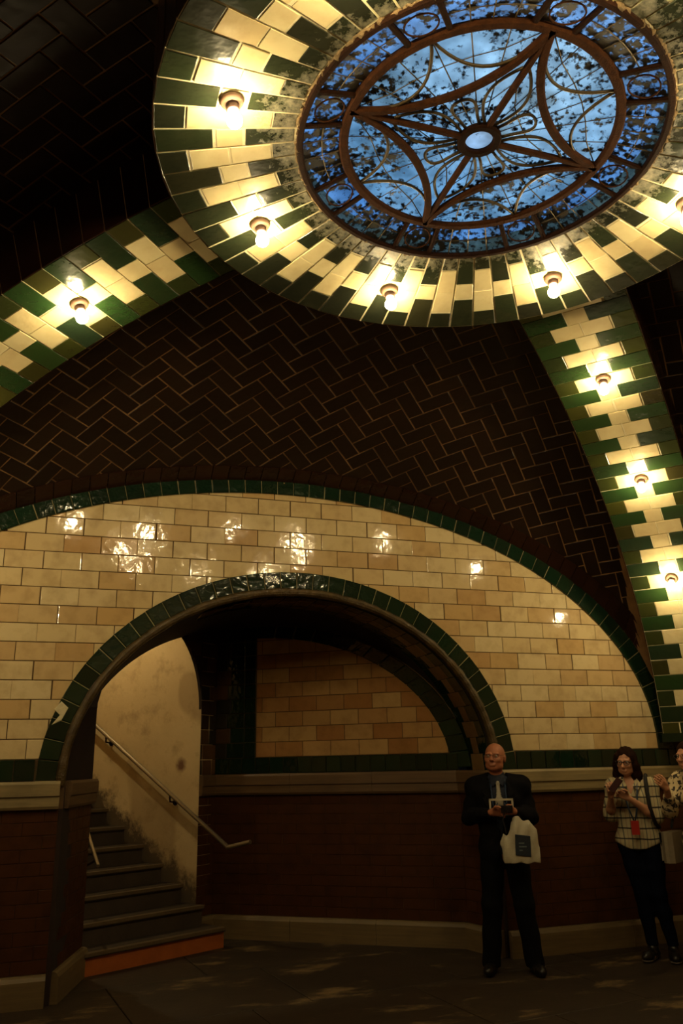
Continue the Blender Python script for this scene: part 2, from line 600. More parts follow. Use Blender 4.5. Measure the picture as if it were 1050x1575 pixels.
# cream courses of the lunette
stuff = []
k = 0
while Z_BAND + k * CH < ZC + RL * E1:
    z0, z1 = Z_BAND + k * CH, Z_BAND + (k + 1) * CH
    off = 2.42 if k % 2 == 0 else 2.42 - TW / 2
    i0 = int((-RL - off) / TW) - 2
    for i in range(i0, 20):
        x0, x1 = off + i * TW, off + (i + 1) * TW
        if x1 < -RL or x0 > RL:
            continue
        q = rect(x0 + rng.uniform(-.004, .004), x1 + rng.uniform(-.004, .004), z0, z1, .003)
        q = clip_ellipse(q, 0, ZC, RL + .03, (RL + .03) * E1, True) if z0 > ZC - .1 else q
        if len(q) < 3:
            continue
        q = clip_ellipse(q, XA, ZA, RA - .03, (RA - .03) * E2, False)
        if len(q) < 3 or abs(parea(q)) < .0012:
            continue
        t_ = tile(q, fmap_back, .007, .004, .010)
        if x1 < -2.62:
            stuff.append(t_)
        else:
            obj('tile', t_, 'cream_wall', wback)
    k += 1
obj('wall_tiles', merge(stuff), 'cream_wall', wback, 'stuff')

# green border of the lunette + dark red row on the vault edge
tr = struct('trim_1', merge([([(3.0, A + .01, 2.0), (3.05, A + .01, 2.0), (3.05, A + .01, 2.05)], [(0, 1, 2)])]), 'joint_dark',
            'green glazed border following the big wall arch', 'trim')
def arch_row(parent, cx, cz, r0, wf, e, t0, t1, pitch, mat, fm, proud, name='tile', bev=.004, skip=None):
    def edge(t, w):
        nx, nz = math.cos(t) / r0, math.sin(t) / (r0 * e)
        l = math.hypot(nx, nz)
        return (cx + r0 * math.cos(t) + nx / l * w, cz + r0 * e * math.sin(t) + nz / l * w)
    V, F = [], []
    for i in range(121):
        t = t0 + (t1 - t0) * i / 120
        V += [fm(*edge(t, .001), .0), fm(*edge(t, .001), proud - .006), fm(*edge(t, wf(t) - .001), proud - .006), fm(*edge(t, wf(t) - .001), .0)]
    for i in range(120):
        for j in range(3):
            F.append((4 * i + j, 4 * i + 4 + j, 4 * i + 5 + j, 4 * i + 1 + j))
    obj('mortar_bed', (V, F), 'joint_mid', parent)
    # walk along the ellipse with equal steps
    n = 2000
    L = [0.0]
    rm = r0 + .07
    pts = []
    for i in range(n + 1):
        t = t0 + (t1 - t0) * i / n
        pts.append((cx + rm * math.cos(t), cz + rm * e * math.sin(t)))
        if i:
            L.append(L[-1] + math.dist(pts[-1], pts[-2]))
    cnt = max(1, round(L[-1] / pitch))
    ts = []
    j = 0
    for c in range(cnt + 1):
        s = L[-1] * c / cnt
        while j < n and L[j + 1] < s:
            j += 1
        ts.append(t0 + (t1 - t0) * min(1, (j + (s - L[j]) / max(1e-9, L[min(n, j + 1)] - L[j])) / n))
    for c in range(cnt):
        a, b = ts[c], ts[c + 1]
        g = .0026 / rm
        a, b = a + g, b - g
        q = [edge(a, 0), edge(b, 0), edge(b, wf(b)), edge(a, wf(a))]
        if skip and skip(q):
            continue
        obj(name, tile(q, fm, proud, bev, .02, .002), mat, parent)
off_view = lambda q: q[0][0] < -3.95
th0 = math.asin((Z_BAND - ZC) / (RL * E1)) if Z_BAND < ZC else 0
arch_row(tr, 0, ZC, RL, lambda t: .128 + .05 * abs(math.cos(t)), E1, th0, pi - th0, .150, 'green_trim', fmap_back, .030, skip=off_view, bev=.007)

# green voussoirs of the inner arch and its chipped moulding
tr2 = struct('trim_2', tube([(XA + 1.868 * math.cos(t), A - .008, ZA + 1.868 * E2 * math.sin(t)) for t in np.linspace(0, pi, 90)], [.036 + .006 * math.sin(7.3 * k) * math.sin(2.1 * k) for k in range(90)], 10), 'mould',
             'chipped brown rounded moulding edging the arched opening', 'trim')
tr3 = struct('trim_3', merge([([(3.2, A + .01, 2.0), (3.25, A + .01, 2.0), (3.25, A + .01, 2.05)], [(0, 1, 2)])]), 'joint_pale',
             'row of dark green glazed tiles around the arched opening', 'trim')
arch_row(tr3, XA, ZA, RAI, lambda t: .152, E2, math.asin((Z_CAP1 - ZA) / (RA * E2)), pi - math.asin((Z_CAP1 - ZA) / (RA * E2)), .150, 'green_trim', fmap_back, .020, bev=.008)
# plaster where one voussoir has broken
# broken voussoir: a pale patch of bare plaster
obj('plaster_patch', tile([(-1.86, 1.93), (-1.79, 1.965), (-1.745, 2.06), (-1.80, 2.11), (-1.85, 2.05), (-1.80, 2.0)], fmap_back, .026, .006), 'joint_pale', tr3)

# green band above the cap
band = struct('trim_4', box(-B, XA - RA + .05, A - .004, A + .01, Z_CAP1, Z_BAND), 'joint_dark', 'band of square dark green tiles on the end wall left of the opening', 'trim')
band2 = struct('trim_5', box(XA + RA - .05, B, A - .004, A + .01, Z_CAP1, Z_BAND), 'joint_dark', 'band of square dark green tiles on the end wall behind the two people', 'trim')
x = XA + RA
while x < B - .02:
    obj('tile', tile(rect(x, x + .152, Z_CAP1, Z_BAND, .003), fmap_back, .016, .006, .02), 'green_trim', band2)
    x += .152
x = XA - RA
while x > -B + .2:
    obj('tile', tile(rect(x - .152, x, Z_CAP1, Z_BAND, .003), fmap_back, .016, .006, .02), 'green_trim', band)
    x -= .152

# ------------------------------------------------------------------ dado, cap and base along any wall run
def run_map(p0, p1):
    d = Vector((p1[0] - p0[0], p1[1] - p0[1], 0))
    L = d.length
    d.normalize()
    n = Vector((d.y, -d.x, 0))          # to the right of the run = into the room
    def f(u, v, h):
        return (p0[0] + d.x * u + n.x * h, p0[1] + d.y * u + n.y * h, v)
    return f, L
PROF_CAP = [(0, Z_CAP0), (.035, Z_CAP0), (.045, Z_CAP0 + .02), (.045, Z_CAP0 + .085), (.058, Z_CAP0 + .095), (.058, Z_CAP1 - .02), (.045, Z_CAP1), (0, Z_CAP1)]
PROF_BASE = [(0, 0), (.06, 0), (.06, Z_BASE - .035), (.045, Z_BASE - .01), (.03, Z_BASE), (0, Z_BASE)]
def block(f, u0, u1, prof):
    V = [f(u, z, h) for u in (u0, u1) for h, z in prof]
    n = len(prof)
    F = [(i, (i + 1) % n, n + (i + 1) % n, n + i) for i in range(n)]
    F += [tuple(range(n - 1, -1, -1)), tuple(range(n, 2 * n))]
    return V, F
def dado(parent, p0, p1, capmat='cap', blen=1.1, bricks=True, cap=True):
    f, L = run_map(p0, p1)
    if cap:
        m = max(1, round(L / blen))
        for i in range(m):
            g = .002 if m > 1 else 0
            obj('cap_block', block(f, L * i / m + g, L * (i + 1) / m - g, PROF_CAP), capmat, parent)
            obj('base_block', block(f, L * i / m + g, L * (i + 1) / m - g, PROF_BASE), 'base', parent)
    if bricks:
        parts = []
        z = Z_BASE
        r = 0
        hh = (Z_CAP0 - Z_BASE) / 12
        while z < Z_CAP0 - .01:
            u = -(.15 if r % 2 else 0)
            while u < L:
                a, b = max(0, u), min(L, u + .3)
                if b - a > .02:
                    parts.append(tile(rect(a, b, z, z + hh, .002), f, .006, .003, .006))
                u += .3
            z += hh
            r += 1
        obj('dado_bricks', merge(parts), 'brown_dado', parent, 'stuff')

# right and left of the opening (runs go so that their right hand side is the room)
JL, JR = XA - RS, XA + RS
dl = struct('trim_6', box(-B, JL, A - .003, A + .01, 0, Z_CAP0), 'joint_dado', 'brown brick dado with marble cap left of the stair opening', 'trim')
dado(dl, (-B, A), (JL - .03, A))
dr = struct('trim_7', box(JR, B, A - .003, A + .01, 0, Z_CAP0), 'joint_dado', 'brown brick dado with pale marble cap behind the two people', 'trim')
dado(dr, (JR + .02, A), (B, A), blen=1.3)

# ------------------------------------------------------------------ alcove behind the arch
P_R = (1.83, 4.43)                                  # right foot of the slanting back wall
dA = Vector((-.818, .575, 0)).normalized()
P_L = (-.25, 5.89)
W2a, W2b = (-1.50, 4.79), (-.25, 5.89)              # wall holding the stair arch
# soffit of the arch (barrel)
n = 60
V, F = [], []
for i in range(n + 1):
    t = pi * i / n
    xq = XA + RS * math.cos(t)
    yq = min(4.43 - .703 * (xq - 1.83), 4.79 + .88 * (xq + 1.5)) + .06
    for y in (A, max(A + .05, yq)):
        V.append((xq, y, ZA + RS * E2 * math.sin(t)))
for i in range(n):
    F.append((2 * i, 2 * i + 1, 2 * i + 3, 2 * i + 2))
k = len(V)
V += [(JR, A, 0), (P_R[0], P_R[1], 0), (P_R[0], P_R[1], ZA), (JR, A, ZA), (JR, P_R[1], ZA)]
F += [(k, k + 1, k + 2, k + 3), (k + 2, k + 4, k + 3)]
k = len(V)
V += [(JL, A, 0), (W2a[0], W2a[1], 0), (W2a[0], W2a[1], ZA), (JL, A, ZA), (JL, 4.79, ZA), (W2a[0], 4.79, ZA)]
F += [(k, k + 1, k + 2, k + 3), (k + 3, k + 2, k + 5, k + 4)]
alc = struct('wall_alcove', (V, F), 'joint_dado', 'dark vaulted soffit and jambs of the alcove behind the arched opening', 'wall')
def fmap_soffit(u, v, h):      # u = angle, v = depth from the front
    r = RS - h
    return (XA + r * math.cos(u), A + v, ZA + r * E2 * math.sin(u))
row = 0
t = .02
while t < pi * .62:
    # equal arc steps
    dt = .150 / (RS * math.hypot(math.sin(t), E2 * math.cos(t)))
    d0 = .05
    cuts = [(0, .19, 'g'), (.19, .31, 'c'), (.31, .50, 'g')] if row % 2 else [(0, .13, 'g'), (.13, .37, 'c'), (.37, .50, 'g')]
    for a, b, c in cuts:
        q = [(t + .0015, d0 + a + .003), (t + dt - .0015, d0 + a + .003), (t + dt - .0015, d0 + b - .003), (t + .0015, d0 + b - .003)]
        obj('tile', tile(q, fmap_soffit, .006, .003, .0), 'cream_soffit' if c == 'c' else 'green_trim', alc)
    t += dt
    row += 1

# slanting back wall of the alcove
fA, LA = run_map(P_L, P_R)                          # u from left to right, room on the right hand
def ell_s(xw):
    return xw
V = [fA(0, 0, 0), fA(LA, 0, 0), fA(LA, 3.2, 0), fA(0, 3.2, 0)]
wal = struct('wall_niche', (V, [(0, 1, 2, 3)]), 'joint_dark', 'slanting cream tiled back wall of the dark alcove', 'wall')
ux = (P_R[0] - P_L[0]) / LA
s0 = (XA - P_L[0]) / ux                             # centre of the arch along the run
sa_ = RS / ux
bw = .150
uL = (.02 - P_L[0]) / ux                            # left border of the cream field
k = 0
while Z_BAND + k * CH < ZA + (RS - bw) * E2:
    z0, z1 = Z_BAND + k * CH, Z_BAND + (k + 1) * CH
    off = .08 if k % 2 == 0 else .08 - TW / 2
    i = -1
    while off + i * TW < LA:
        q = rect(max(uL + .13, off + i * TW), off + (i + 1) * TW, z0, z1, .003)
        i += 1
        if q[1][0] - q[0][0] < .03:
            continue
        q = clip_ellipse(q, s0, ZA, sa_ - bw / ux, (RS - bw) * E2, True)
        if len(q) < 3 or abs(parea(q)) < .002:
            continue
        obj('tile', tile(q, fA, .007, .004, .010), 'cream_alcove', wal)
    k += 1
fa_el = lambda r: None
nb = 16
for i in range(nb):
    t0_, t1_ = .04 + 1.62 * i / nb, .04 + 1.62 * (i + 1) / nb
    q = []
    for rr, tt in ((0, t0_ + .002), (0, t1_ - .002), (bw, t1_ - .002), (bw, t0_ + .002)):
        q.append((s0 + (RS - rr - .01) / ux * math.cos(tt), ZA + (RS - rr - .01) * E2 * math.sin(tt)))
    obj('tile', tile(q, fA, .012, .005, .01), 'green_trim', wal)
z = Z_BAND
while z < 2.95:
    obj('tile', tile(rect(uL, uL + .125, z, z + CH, .003), fA, .012, .005, .01), 'green_trim', wal)
    z += CH
z = Z_BAND
r = 0
while z < 2.95:
    obj('tile', tile(rect(.002, .17 if r % 2 else .13, z, z + CH, .003), fA, .010, .005, .02), 'brown_stair_tile', wal)
    obj('tile', tile(rect(.17 if r % 2 else .13, uL, z, z + CH, .003), fA, .011, .005, .01), 'green_trim', wal)
    z += CH
    r += 1
u = .004
while u < LA - .02:
    obj('tile', tile(rect(u, min(LA, u + .152), Z_CAP1, Z_BAND, .003), fA, .014, .005, .015), 'green_trim', wal)
    u += .152
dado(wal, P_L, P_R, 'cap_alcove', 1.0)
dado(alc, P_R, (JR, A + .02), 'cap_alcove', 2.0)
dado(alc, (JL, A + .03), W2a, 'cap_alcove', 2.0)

# wall with the stair arch: brown tiles in courses, arched opening
f2, L2 = run_map(W2a, W2b)
OP = 1.42                                           # opening width along the run
oc, ozs, orad = OP / 2, 2.15, OP / 2
orz = .88
V, F = [], []
n = 28
for i in range(n + 1):
    t = pi * i / n
    a = (oc + orad * math.cos(t), ozs + orz * math.sin(t))
    for h in (0, -.03):
        V.append(f2(a[0], a[1], h))
    V.append(f2(oc + (L2 - oc + .3 if math.cos(t) > 0 else oc + .2) * math.cos(t), 3.4, 0) if 0 < i < n else f2(L2 + .2 if i == 0 else -.6, ozs, 0))
for i in range(n):
    a = 3 * i
    F += [(a, a + 3, a + 5, a + 2), (a, a + 1, a + 4, a + 3)]
k = len(V)
V += [f2(OP, 0, 0), f2(L2 + .2, 0, 0), f2(L2 + .2, ozs, 0), f2(OP, ozs, 0), f2(OP, 0, -.03), f2(OP, ozs, -.03), f2(L2 + .2, 3.4, 0), f2(-.6, 3.4, 0)]
F += [(k, k + 1, k + 2, k + 3), (k, k + 3, k + 5, k + 4)]
k2 = len(V)
V += [f2(0, 0, 0), f2(0, 0, -.22), f2(0, ozs, -.22), f2(0, ozs, 0)]
V += [f2(-.6, 0, 0), f2(-.6, ozs, 0), f2(-.6, 3.4, 0), f2(oc - .3, 3.4, 0)]
F += [(k2, k2 + 1, k2 + 2, k2 + 3), (k2 + 4, k2, k2 + 3, k2 + 5), (k2 + 5, k2 + 3, k2 + 7, k2 + 6)]
wst = struct('wall_arch', (V, F), 'joint_dado', 'dark brown tiled pier and arch at the foot of the stairs', 'wall')
z = Z_CAP1
r = 0
while z < 3.15:
    u = -.1 if r % 2 else -.25
    while u < L2:
        q = rect(u, min(L2, u + (.15 if rng.random() < .55 else .25)), z, z + CH, .003)
        u = q[1][0] + .003
        if q[1][0] - q[0][0] < .03:
            continue
        if z + CH / 2 > ozs:
            q = clip_ellipse(q, oc, ozs, orad, orz, False)
            if len(q) < 3 or all(abs(p[0] - oc) < orad and p[1] < ozs + orz * math.sqrt(max(0, 1 - ((p[0] - oc) / orad) ** 2)) - .01 for p in q):
                continue
        else:
            if q[1][0] <= OP + .02:
                continue
            q = rect(max(OP, q[0][0]), q[1][0], z, z + CH, .003)
        if abs(parea(q)) < .0015:
            continue
        obj('tile', tile(q, f2, .008 + rng.uniform(-.004, .004), .004, .03), 'brown_stair_tile', wst)
    z += CH
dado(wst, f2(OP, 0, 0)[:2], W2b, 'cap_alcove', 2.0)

# ------------------------------------------------------------------ stair: plaster wall, steps, rails
pd = Vector((-.66, .75, 0)).normalized()            # way the stair climbs
nd = Vector((pd.y, -pd.x, 0))                       # across the stair, to the right
PW = Vector((-.434, 5.727, 0))
wp = bpy.data.objects.new('wall_stair', mesh('wall_stair', *box(.0, 4.2, -.2, 0, 0, 4.0)))
COL.objects.link(wp)
wp.data.materials.append(M['plaster'])
wp.matrix_world = Matrix(((pd.x, -nd.x, 0, PW.x), (pd.y, -nd.y, 0, PW.y), (0, 0, 1, 0), (0, 0, 0, 1)))
wp['kind'] = 'structure'
tag(wp, 'stained cream plaster wall beside the stairs', 'wall')
wp2 = bpy.data.objects.new('wall_stairwell', mesh('wall_stairwell', *box(.15, 4.2, 0, .2, 0, 4.0)))
COL.objects.link(wp2)
wp2.data.materials.append(M['plaster'])
q = PW - nd * 1.55
wp2.matrix_world = Matrix(((pd.x, -nd.x, 0, q.x), (pd.y, -nd.y, 0, q.y), (0, 0, 1, 0), (0, 0, 0, 1)))
wp2['kind'] = 'structure'
tag(wp2, 'plaster wall on the hidden left side of the stairwell', 'wall')

stair = empty('staircase', (-.9, 5.0, 0))
tag(stair, 'worn concrete staircase with an orange first riser behind the arch', 'stairs')
ux_, uy_ = Vector((.88, .47, 0)).normalized(), Vector((-.47, .88, 0)).normalized()
R0 = Vector((-.22, 5.36, 0))
stp = Vector((-.175, .205, 0))
def rel(p):
    return (p[0] + .9, p[1] - 5.0, p[2])
RISE = .17
for i in range(11):
    Rr = R0 + stp * i
    if i == 0:
        wl = 1.46
    else:
        wl = 1.75
    Lf = Rr - ux_ * wl
    nxt = uy_ * .30
    z0, z1 = 0 if i == 0 else RISE * i - .02, RISE * (i + 1)
    Vr = [Lf, Rr, Rr + nxt, Lf + nxt]
    vr = [rel((p.x, p.y, z0)) for p in Vr] + [rel((p.x, p.y, z1 - .032)) for p in Vr]
    fr = [(0, 3, 2, 1), (4, 5, 6, 7), (0, 1, 5, 4), (1, 2, 6, 5), (2, 3, 7, 6), (3, 0, 4, 7)]
    obj('riser', (vr, fr), 'orange' if i == 0 else 'step', stair)
    o_ = -uy_ * .025
    Vt = [Lf + o_, Rr + o_, Rr + nxt, Lf + nxt]
    vt = [rel((p.x, p.y, z1 - .032)) for p in Vt] + [rel((p.x, p.y, z1)) for p in Vt]
    td = obj('tread', (vt, fr), 'step', stair)
    no = [Lf + o_ * 1.35, Rr + o_ * 1.35, Rr + uy_ * .03, Lf + uy_ * .03]
    vn = [rel((p.x, p.y, z1 - .022)) for p in no] + [rel((p.x, p.y, z1 + .004)) for p in no]
    obj('nosing', (vn, fr), 'nosing', td)

# handrail on the plaster wall
hr = empty('handrail', (PW.x - nd.x * .09, PW.y - nd.y * .09, 0))
tag(hr, 'steel tube handrail sloping down along the plaster stair wall', 'handrail')
def hp(u, z, out=.09):
    p = PW + pd * u - nd * out
    return Vector((p.x - hr.location.x, p.y - hr.location.y, z))
slope = .64
u_lo, z_lo = -.45, .863
lo = hp(u_lo, z_lo)
endp = hp(-.717, .916)
pts = [hp(2.6, z_lo + slope * (2.6 - u_lo)), hp(u_lo + .03, z_lo + .02), lo, hp(-.49, .868), endp]
obj('rail', tube(pts, .021, 10), 'steel', hr)
for u in (.30, 1.25, 2.1):
    z = z_lo + slope * (u - u_lo)
    obj('bracket', merge([tube([hp(u, z - .01), hp(u, z - .075, .085), hp(u, z - .085, .0)], .010, 8),
                          tube([hp(u, z - .085, .012), hp(u, z - .085, -.002)], .03, 10)]), 'iron_dark', hr)
hs = empty('handrail', (-1.42, 5.0, 0))
tag(hs, 'short steel rail end poking out left of the lower steps', 'handrail')
obj('rail', tube([(.02, -.05, .80), (-.06, .25, 1.01), (-.10, .42, 1.13)], .016, 10), 'steel', hs)
obj('bracket', tube([(.0, .02, .84), (-.10, .06, .78)], .010, 8), 'iron_dark', hs)

# ------------------------------------------------------------------ vault
V, F = [], []
NA, NR = 144, 26
RV0 = 1.50
for i in range(NA):
    a = 2 * pi * i / NA
    rm = min(B / max(1e-6, abs(math.cos(a))), A / max(1e-6, abs(math.sin(a))), AV)
    for j in range(NR + 1):
        f = j / NR
        th0_, th1_ = math.asin(RV0 / AV), math.asin(min(1, rm / AV))
        th = th0_ + (th1_ - th0_) * f
        V.append((AV * math.sin(th) * math.cos(a), AV * math.sin(th) * math.sin(a), ZC + CV * math.cos(th)))
    V.append((min(6.4, rm * 1.25) * math.cos(a), min(6.4, rm * 1.25) * math.sin(a), V[-1][2]))
m = NR + 2
for i in range(NA):
    i2 = (i + 1) % NA
    for j in range(NR + 1):
        F.append((i * m + j, i2 * m + j, i2 * m + j + 1, i * m + j + 1))
ceil = struct('ceiling', mesh('ceiling', V, F, True), 'joint_vault', 'shallow brown tiled vault over the hall', 'ceiling')

# arc length along a meridian, equidistant chart
TH = np.linspace(0, pi / 2, 2000)
ds = np.sqrt((AV * np.cos(TH)) ** 2 + (CV * np.sin(TH)) ** 2)
SL = np.concatenate([[0], np.cumsum((ds[1:] + ds[:-1]) / 2 * np.diff(TH))])
def th_of_s(s):
    return float(np.interp(s, SL, TH))
def fmap_vault(u, v, h):
    s = math.hypot(u, v)
    a = math.atan2(v, u)
    th = th_of_s(s)
    st, ct = math.sin(th), math.cos(th)
    nn = Vector((st * math.cos(a) / AV, st * math.sin(a) / AV, ct / CV)).normalized()
    p = Vector((AV * st * math.cos(a), AV * st * math.sin(a), ZC + CV * ct))
    return p - nn * h
def to_px(p):
    d = Vector(p) - Vector(CAM)
    z = d.dot(fwd)
    if z <= .05:
        return None
    return (525 + FPX * d.dot(r2) / z, 787.5 - FPX * d.dot(u2) / z)
hw = .143
rot = pi / 4
cr_, sr_ = math.cos(rot), math.sin(rot)
sev = {}
SEV_LABEL = {'back': 'herringbone brown tile field of the vault above the lit end wall',
             'left': 'herringbone brown tile field of the vault at upper left',
             'right': 'herringbone brown tile field of the vault at right edge'}
def sector(a):
    a = math.degrees(a) % 360
    p = math.degrees(PHI)
    if p <= a <= 180 - p: return 'back'
    if 180 - p < a < 180 + p: return 'left'
    if a < p or a > 360 - p: return 'right'
    return 'front'
cnt = {}
for i in range(-44, 45):
    for j in range(-44, 45):
        mm = (i - j) % 4
        if mm == 0:
            q = rect(i * hw, (i + 2) * hw, j * hw, (j + 1) * hw, .0055)
        elif mm == 3:
            q = rect(i * hw, (i + 1) * hw, j * hw, (j + 2) * hw, .0055)
        else:
            continue
        q = [(cr_ * u - sr_ * v, sr_ * u + cr_ * v) for u, v in q]
        cu, cv = sum(p[0] for p in q) / 4, sum(p[1] for p in q) / 4
        s = math.hypot(cu, cv)
        if s < RO - .02 or s > SL[-1] - .02:
            continue
        sc = sector(math.atan2(cv, cu))
        if sc == 'front':
            continue
        P = [fmap_vault(u, v, .01) for u, v in q]
        ctr = sum(P, Vector()) / 4
        px = to_px(ctr)
        if px is None or not (-90 < px[0] < 1140 and -130 < px[1] < 1250):
            continue
        # stop short of the wall edge row
        lim = A - .035
        if sc == 'back':
            if min(p.y for p in P) > lim:
                continue
            if max(p.y for p in P) > lim:
                # clip in the chart by the local line y = lim
                g = []
                ys = [p.y for p in P]
                k_ = len(q)
                for a_ in range(k_):
                    b_ = (a_ + 1) % k_
                    if ys[a_] <= lim:
                        g.append(q[a_])
                    if (ys[a_] - lim) * (ys[b_] - lim) < 0:
                        tt = (lim - ys[a_]) / (ys[b_] - ys[a_])
                        g.append((q[a_][0] + tt * (q[b_][0] - q[a_][0]), q[a_][1] + tt * (q[b_][1] - q[a_][1])))
                q = g
                if len(q) < 3 or abs(parea(q)) < .002:
                    continue
        elif max(abs(p.x) for p in P) > B:
            continue
        # hidden under a rib: skip
        rr = math.hypot(ctr.x, ctr.y)
        hide = False
        for s_ in (1, -1):
            ax = Vector((s_ * math.cos(PHI), math.sin(PHI)))
            al = ctr.x * ax.x + ctr.y * ax.y
            pe = abs(-ctr.x * ax.y + ctr.y * ax.x)
            if al > 0 and pe < .22:
                hide = True
        if hide:
            continue
        if sc not in sev:
            sev[sc] = empty('ceiling_field', (0, 0, ZC))
            sev[sc]['kind'] = 'structure'
            tag(sev[sc], SEV_LABEL[sc], 'ceiling')
            cnt[sc] = 0
        cnt[sc] += 1
        Vt, Ft = tile(q, fmap_vault, .005, .003, .008, .0015)
        obj('tile', ([(p[0], p[1], p[2] - ZC) for p in Vt], Ft), 'brown_vault', sev[sc])
print('herringbone', cnt)

# dark red row where the vault meets the lunette
tre = struct('trim_8', box(-.02, .02, A - .03, A - .02, ZC + RLO * E1 - .02, ZC + RLO * E1 - .01), 'joint_vault',
             'dark red brown tile row between vault and green wall arch', 'trim')
def fmap_edge(u, v, h):
    # u = angle on the wall ellipse, v = distance from wall
    x = RLO * math.cos(u)
    y = A - v
    z = ZC + CV * math.sqrt(max(0, 1 - (x * x + y * y) / AV ** 2))
    if x * x + y * y > AV * AV:
        z = ZC
    nn = Vector((x / AV ** 2, y / AV ** 2, (z - ZC) / CV ** 2)).normalized()
    p = Vector((x, y, z)) - nn * (h + .004)
    return p
u = .05
while u < pi - .05:
    du = .150 / (RLO * math.hypot(math.sin(u), E1 * math.cos(u)))
    if -3.9 < RLO * math.cos(u + du / 2):
        q = [(u + .001, .012), (u + du - .001, .012), (u + du - .001, .155), (u + .001, .155)]
        obj('tile', tile(q, fmap_edge, .014, .0004, 0, .001), 'brown_edge', tre)
    u += du

# ------------------------------------------------------------------ ring round the skylight
def ring_z(r):
    return 4.427 + (RO - r) * .142
RB = .008
V, F = [], []
NA = 128
prof = [(RI - .01, ring_z(RI) + RB + .10), (RI - .01, ring_z(RI) + RB), (RO, ring_z(RO) + RB), (RO, 5.02), (1.0, 4.64), (RI + .02, 4.60)]
for i in range(NA):
    a = 2 * pi * i / NA
    for r, z in prof:
        V.append((r * math.cos(a), r * math.sin(a), z))
m = len(prof)
for i in range(NA):
    i2 = (i + 1) % NA
    for j in range(m):
        j2 = (j + 1) % m
        F.append((i * m + j, i * m + j2, i2 * m + j2, i2 * m + j))
ring = struct('trim_9', (V, F), 'joint_pale', 'cream and green tiled ring around the round skylight', 'trim')
def fmap_ring(u, v, h):     # u azimuth (rad), v radius
    return Vector((v * math.cos(u), v * math.sin(u), ring_z(v) + RB - h))
NC = 64
dA_ = 2 * pi / NC
WID = RO - RI
for i in range(NC):
    a0 = i * dA_ + dA_ * .5
    if i % 2 == 1:
        segs = [(0, .40, 'g'), (.40, .60, 'c'), (.60, 1.0, 'g')]
    else:
        segs = [(0, .21, 'g'), (.21, .5, 'c'), (.5, .79, 'c'), (.79, 1.0, 'g')]
    for s0_, s1_, c in segs:
        ra, rb = RO - s0_ * WID, RO - s1_ * WID
        ra -= rng.uniform(0, .012) if s0_ > 0 else 0
        rb -= rng.uniform(0, .012) if s1_ < 1 else -rng.uniform(0, .02)
        q = []
        for aa, r in ((a0, ra), (a0 + dA_, ra), (a0 + dA_, rb), (a0, rb)):
            sgn = 1 if aa == a0 else -1
            q.append((aa + sgn * .0058 / r, r + (-.005 if r == ra else .004)))
        # bevel works in mixed units: build in local metric then map
        rc = (ra + rb) / 2
        f_ = lambda u, v, h: fmap_ring(u / 1.25, v, h)
        q2 = [(u * 1.25, v) for u, v in q]
        px = to_px(fmap_ring(a0, rc, 0))
        vis = px is not None and -80 < px[1]
        obj('tile', tile(q2, f_, .005, .002, .012, .0015), 'cream_ring' if c == 'c' else 'green_ring', ring)
# outer face of the ring
for i in range(NC):
    a0 = i * dA_ + dA_ * .5
    if not (1.4 < a0 % (2 * pi) < 4.6):
        continue
    f_ = lambda u, v, h: Vector(((RO + h) * math.cos(u / RO), (RO + h) * math.sin(u / RO), v))
    obj('edge_tile', tile(rect(a0 * RO, (a0 + dA_) * RO, ring_z(RO) + .002, 4.98, .004), f_, .006, .004, .01), 'brown_edge', ring)
# lumpy lime crust along the inner rim
pts, rad = [], []
for i in range(420):
    a = 2 * pi * i / 420
    r = RI + .004 + rng.uniform(-.006, .012)
    pts.append((r * math.cos(a), r * math.sin(a), ring_z(RI) - .002 + rng.uniform(-.006, .006)))
    rad.append(.003 + rng.uniform(0, .013))
obj('lime_crust', mesh('lime_crust', *tube(pts, rad, 6, True), True), 'crust', ring)

# ------------------------------------------------------------------ diagonal ribs
HWR = .36
def rib_pt(th, off):
    r, z = AV * math.sin(th), ZC + CV * math.cos(th)
    nr, nz = math.sin(th) / AV, math.cos(th) / CV
    l = math.hypot(nr, nz)
    return r - nr / l * off, z - nz / l * off
def rib_off(th):
    return .40 - .10 * min(1, max(0, (th - .29) / .9))
ths = [math.asin(1.50 / AV) + (pi / 2 - .02 - math.asin(1.50 / AV)) * i / 600 for i in range(601)]
RP = [rib_pt(t, rib_off(t)) for t in ths]
RSL = [0]
for i in range(1, len(RP)):
    RSL.append(RSL[-1] + math.dist(RP[i], RP[i - 1]))
def rib_at(s):
    i = min(len(RSL) - 2, max(0, int(np.searchsorted(RSL, s)) - 1))
    f = (s - RSL[i]) / (RSL[i + 1] - RSL[i])
    a, b = RP[i], RP[i + 1]
    p = (a[0] + f * (b[0] - a[0]), a[1] + f * (b[1] - a[1]))
    d = (b[0] - a[0], b[1] - a[1])
    l = math.hypot(*d)
    t = (d[0] / l, d[1] / l)
    n = (t[1], -t[0])             # pointing into the room (down / inwards)
    if n[0] > 0 and n[1] > 0: n = (-n[0], -n[1])
    return p, n, ths[i]
RIB_S_OF_R = lambda r: float(np.interp(r, [p[0] for p in RP], RSL))
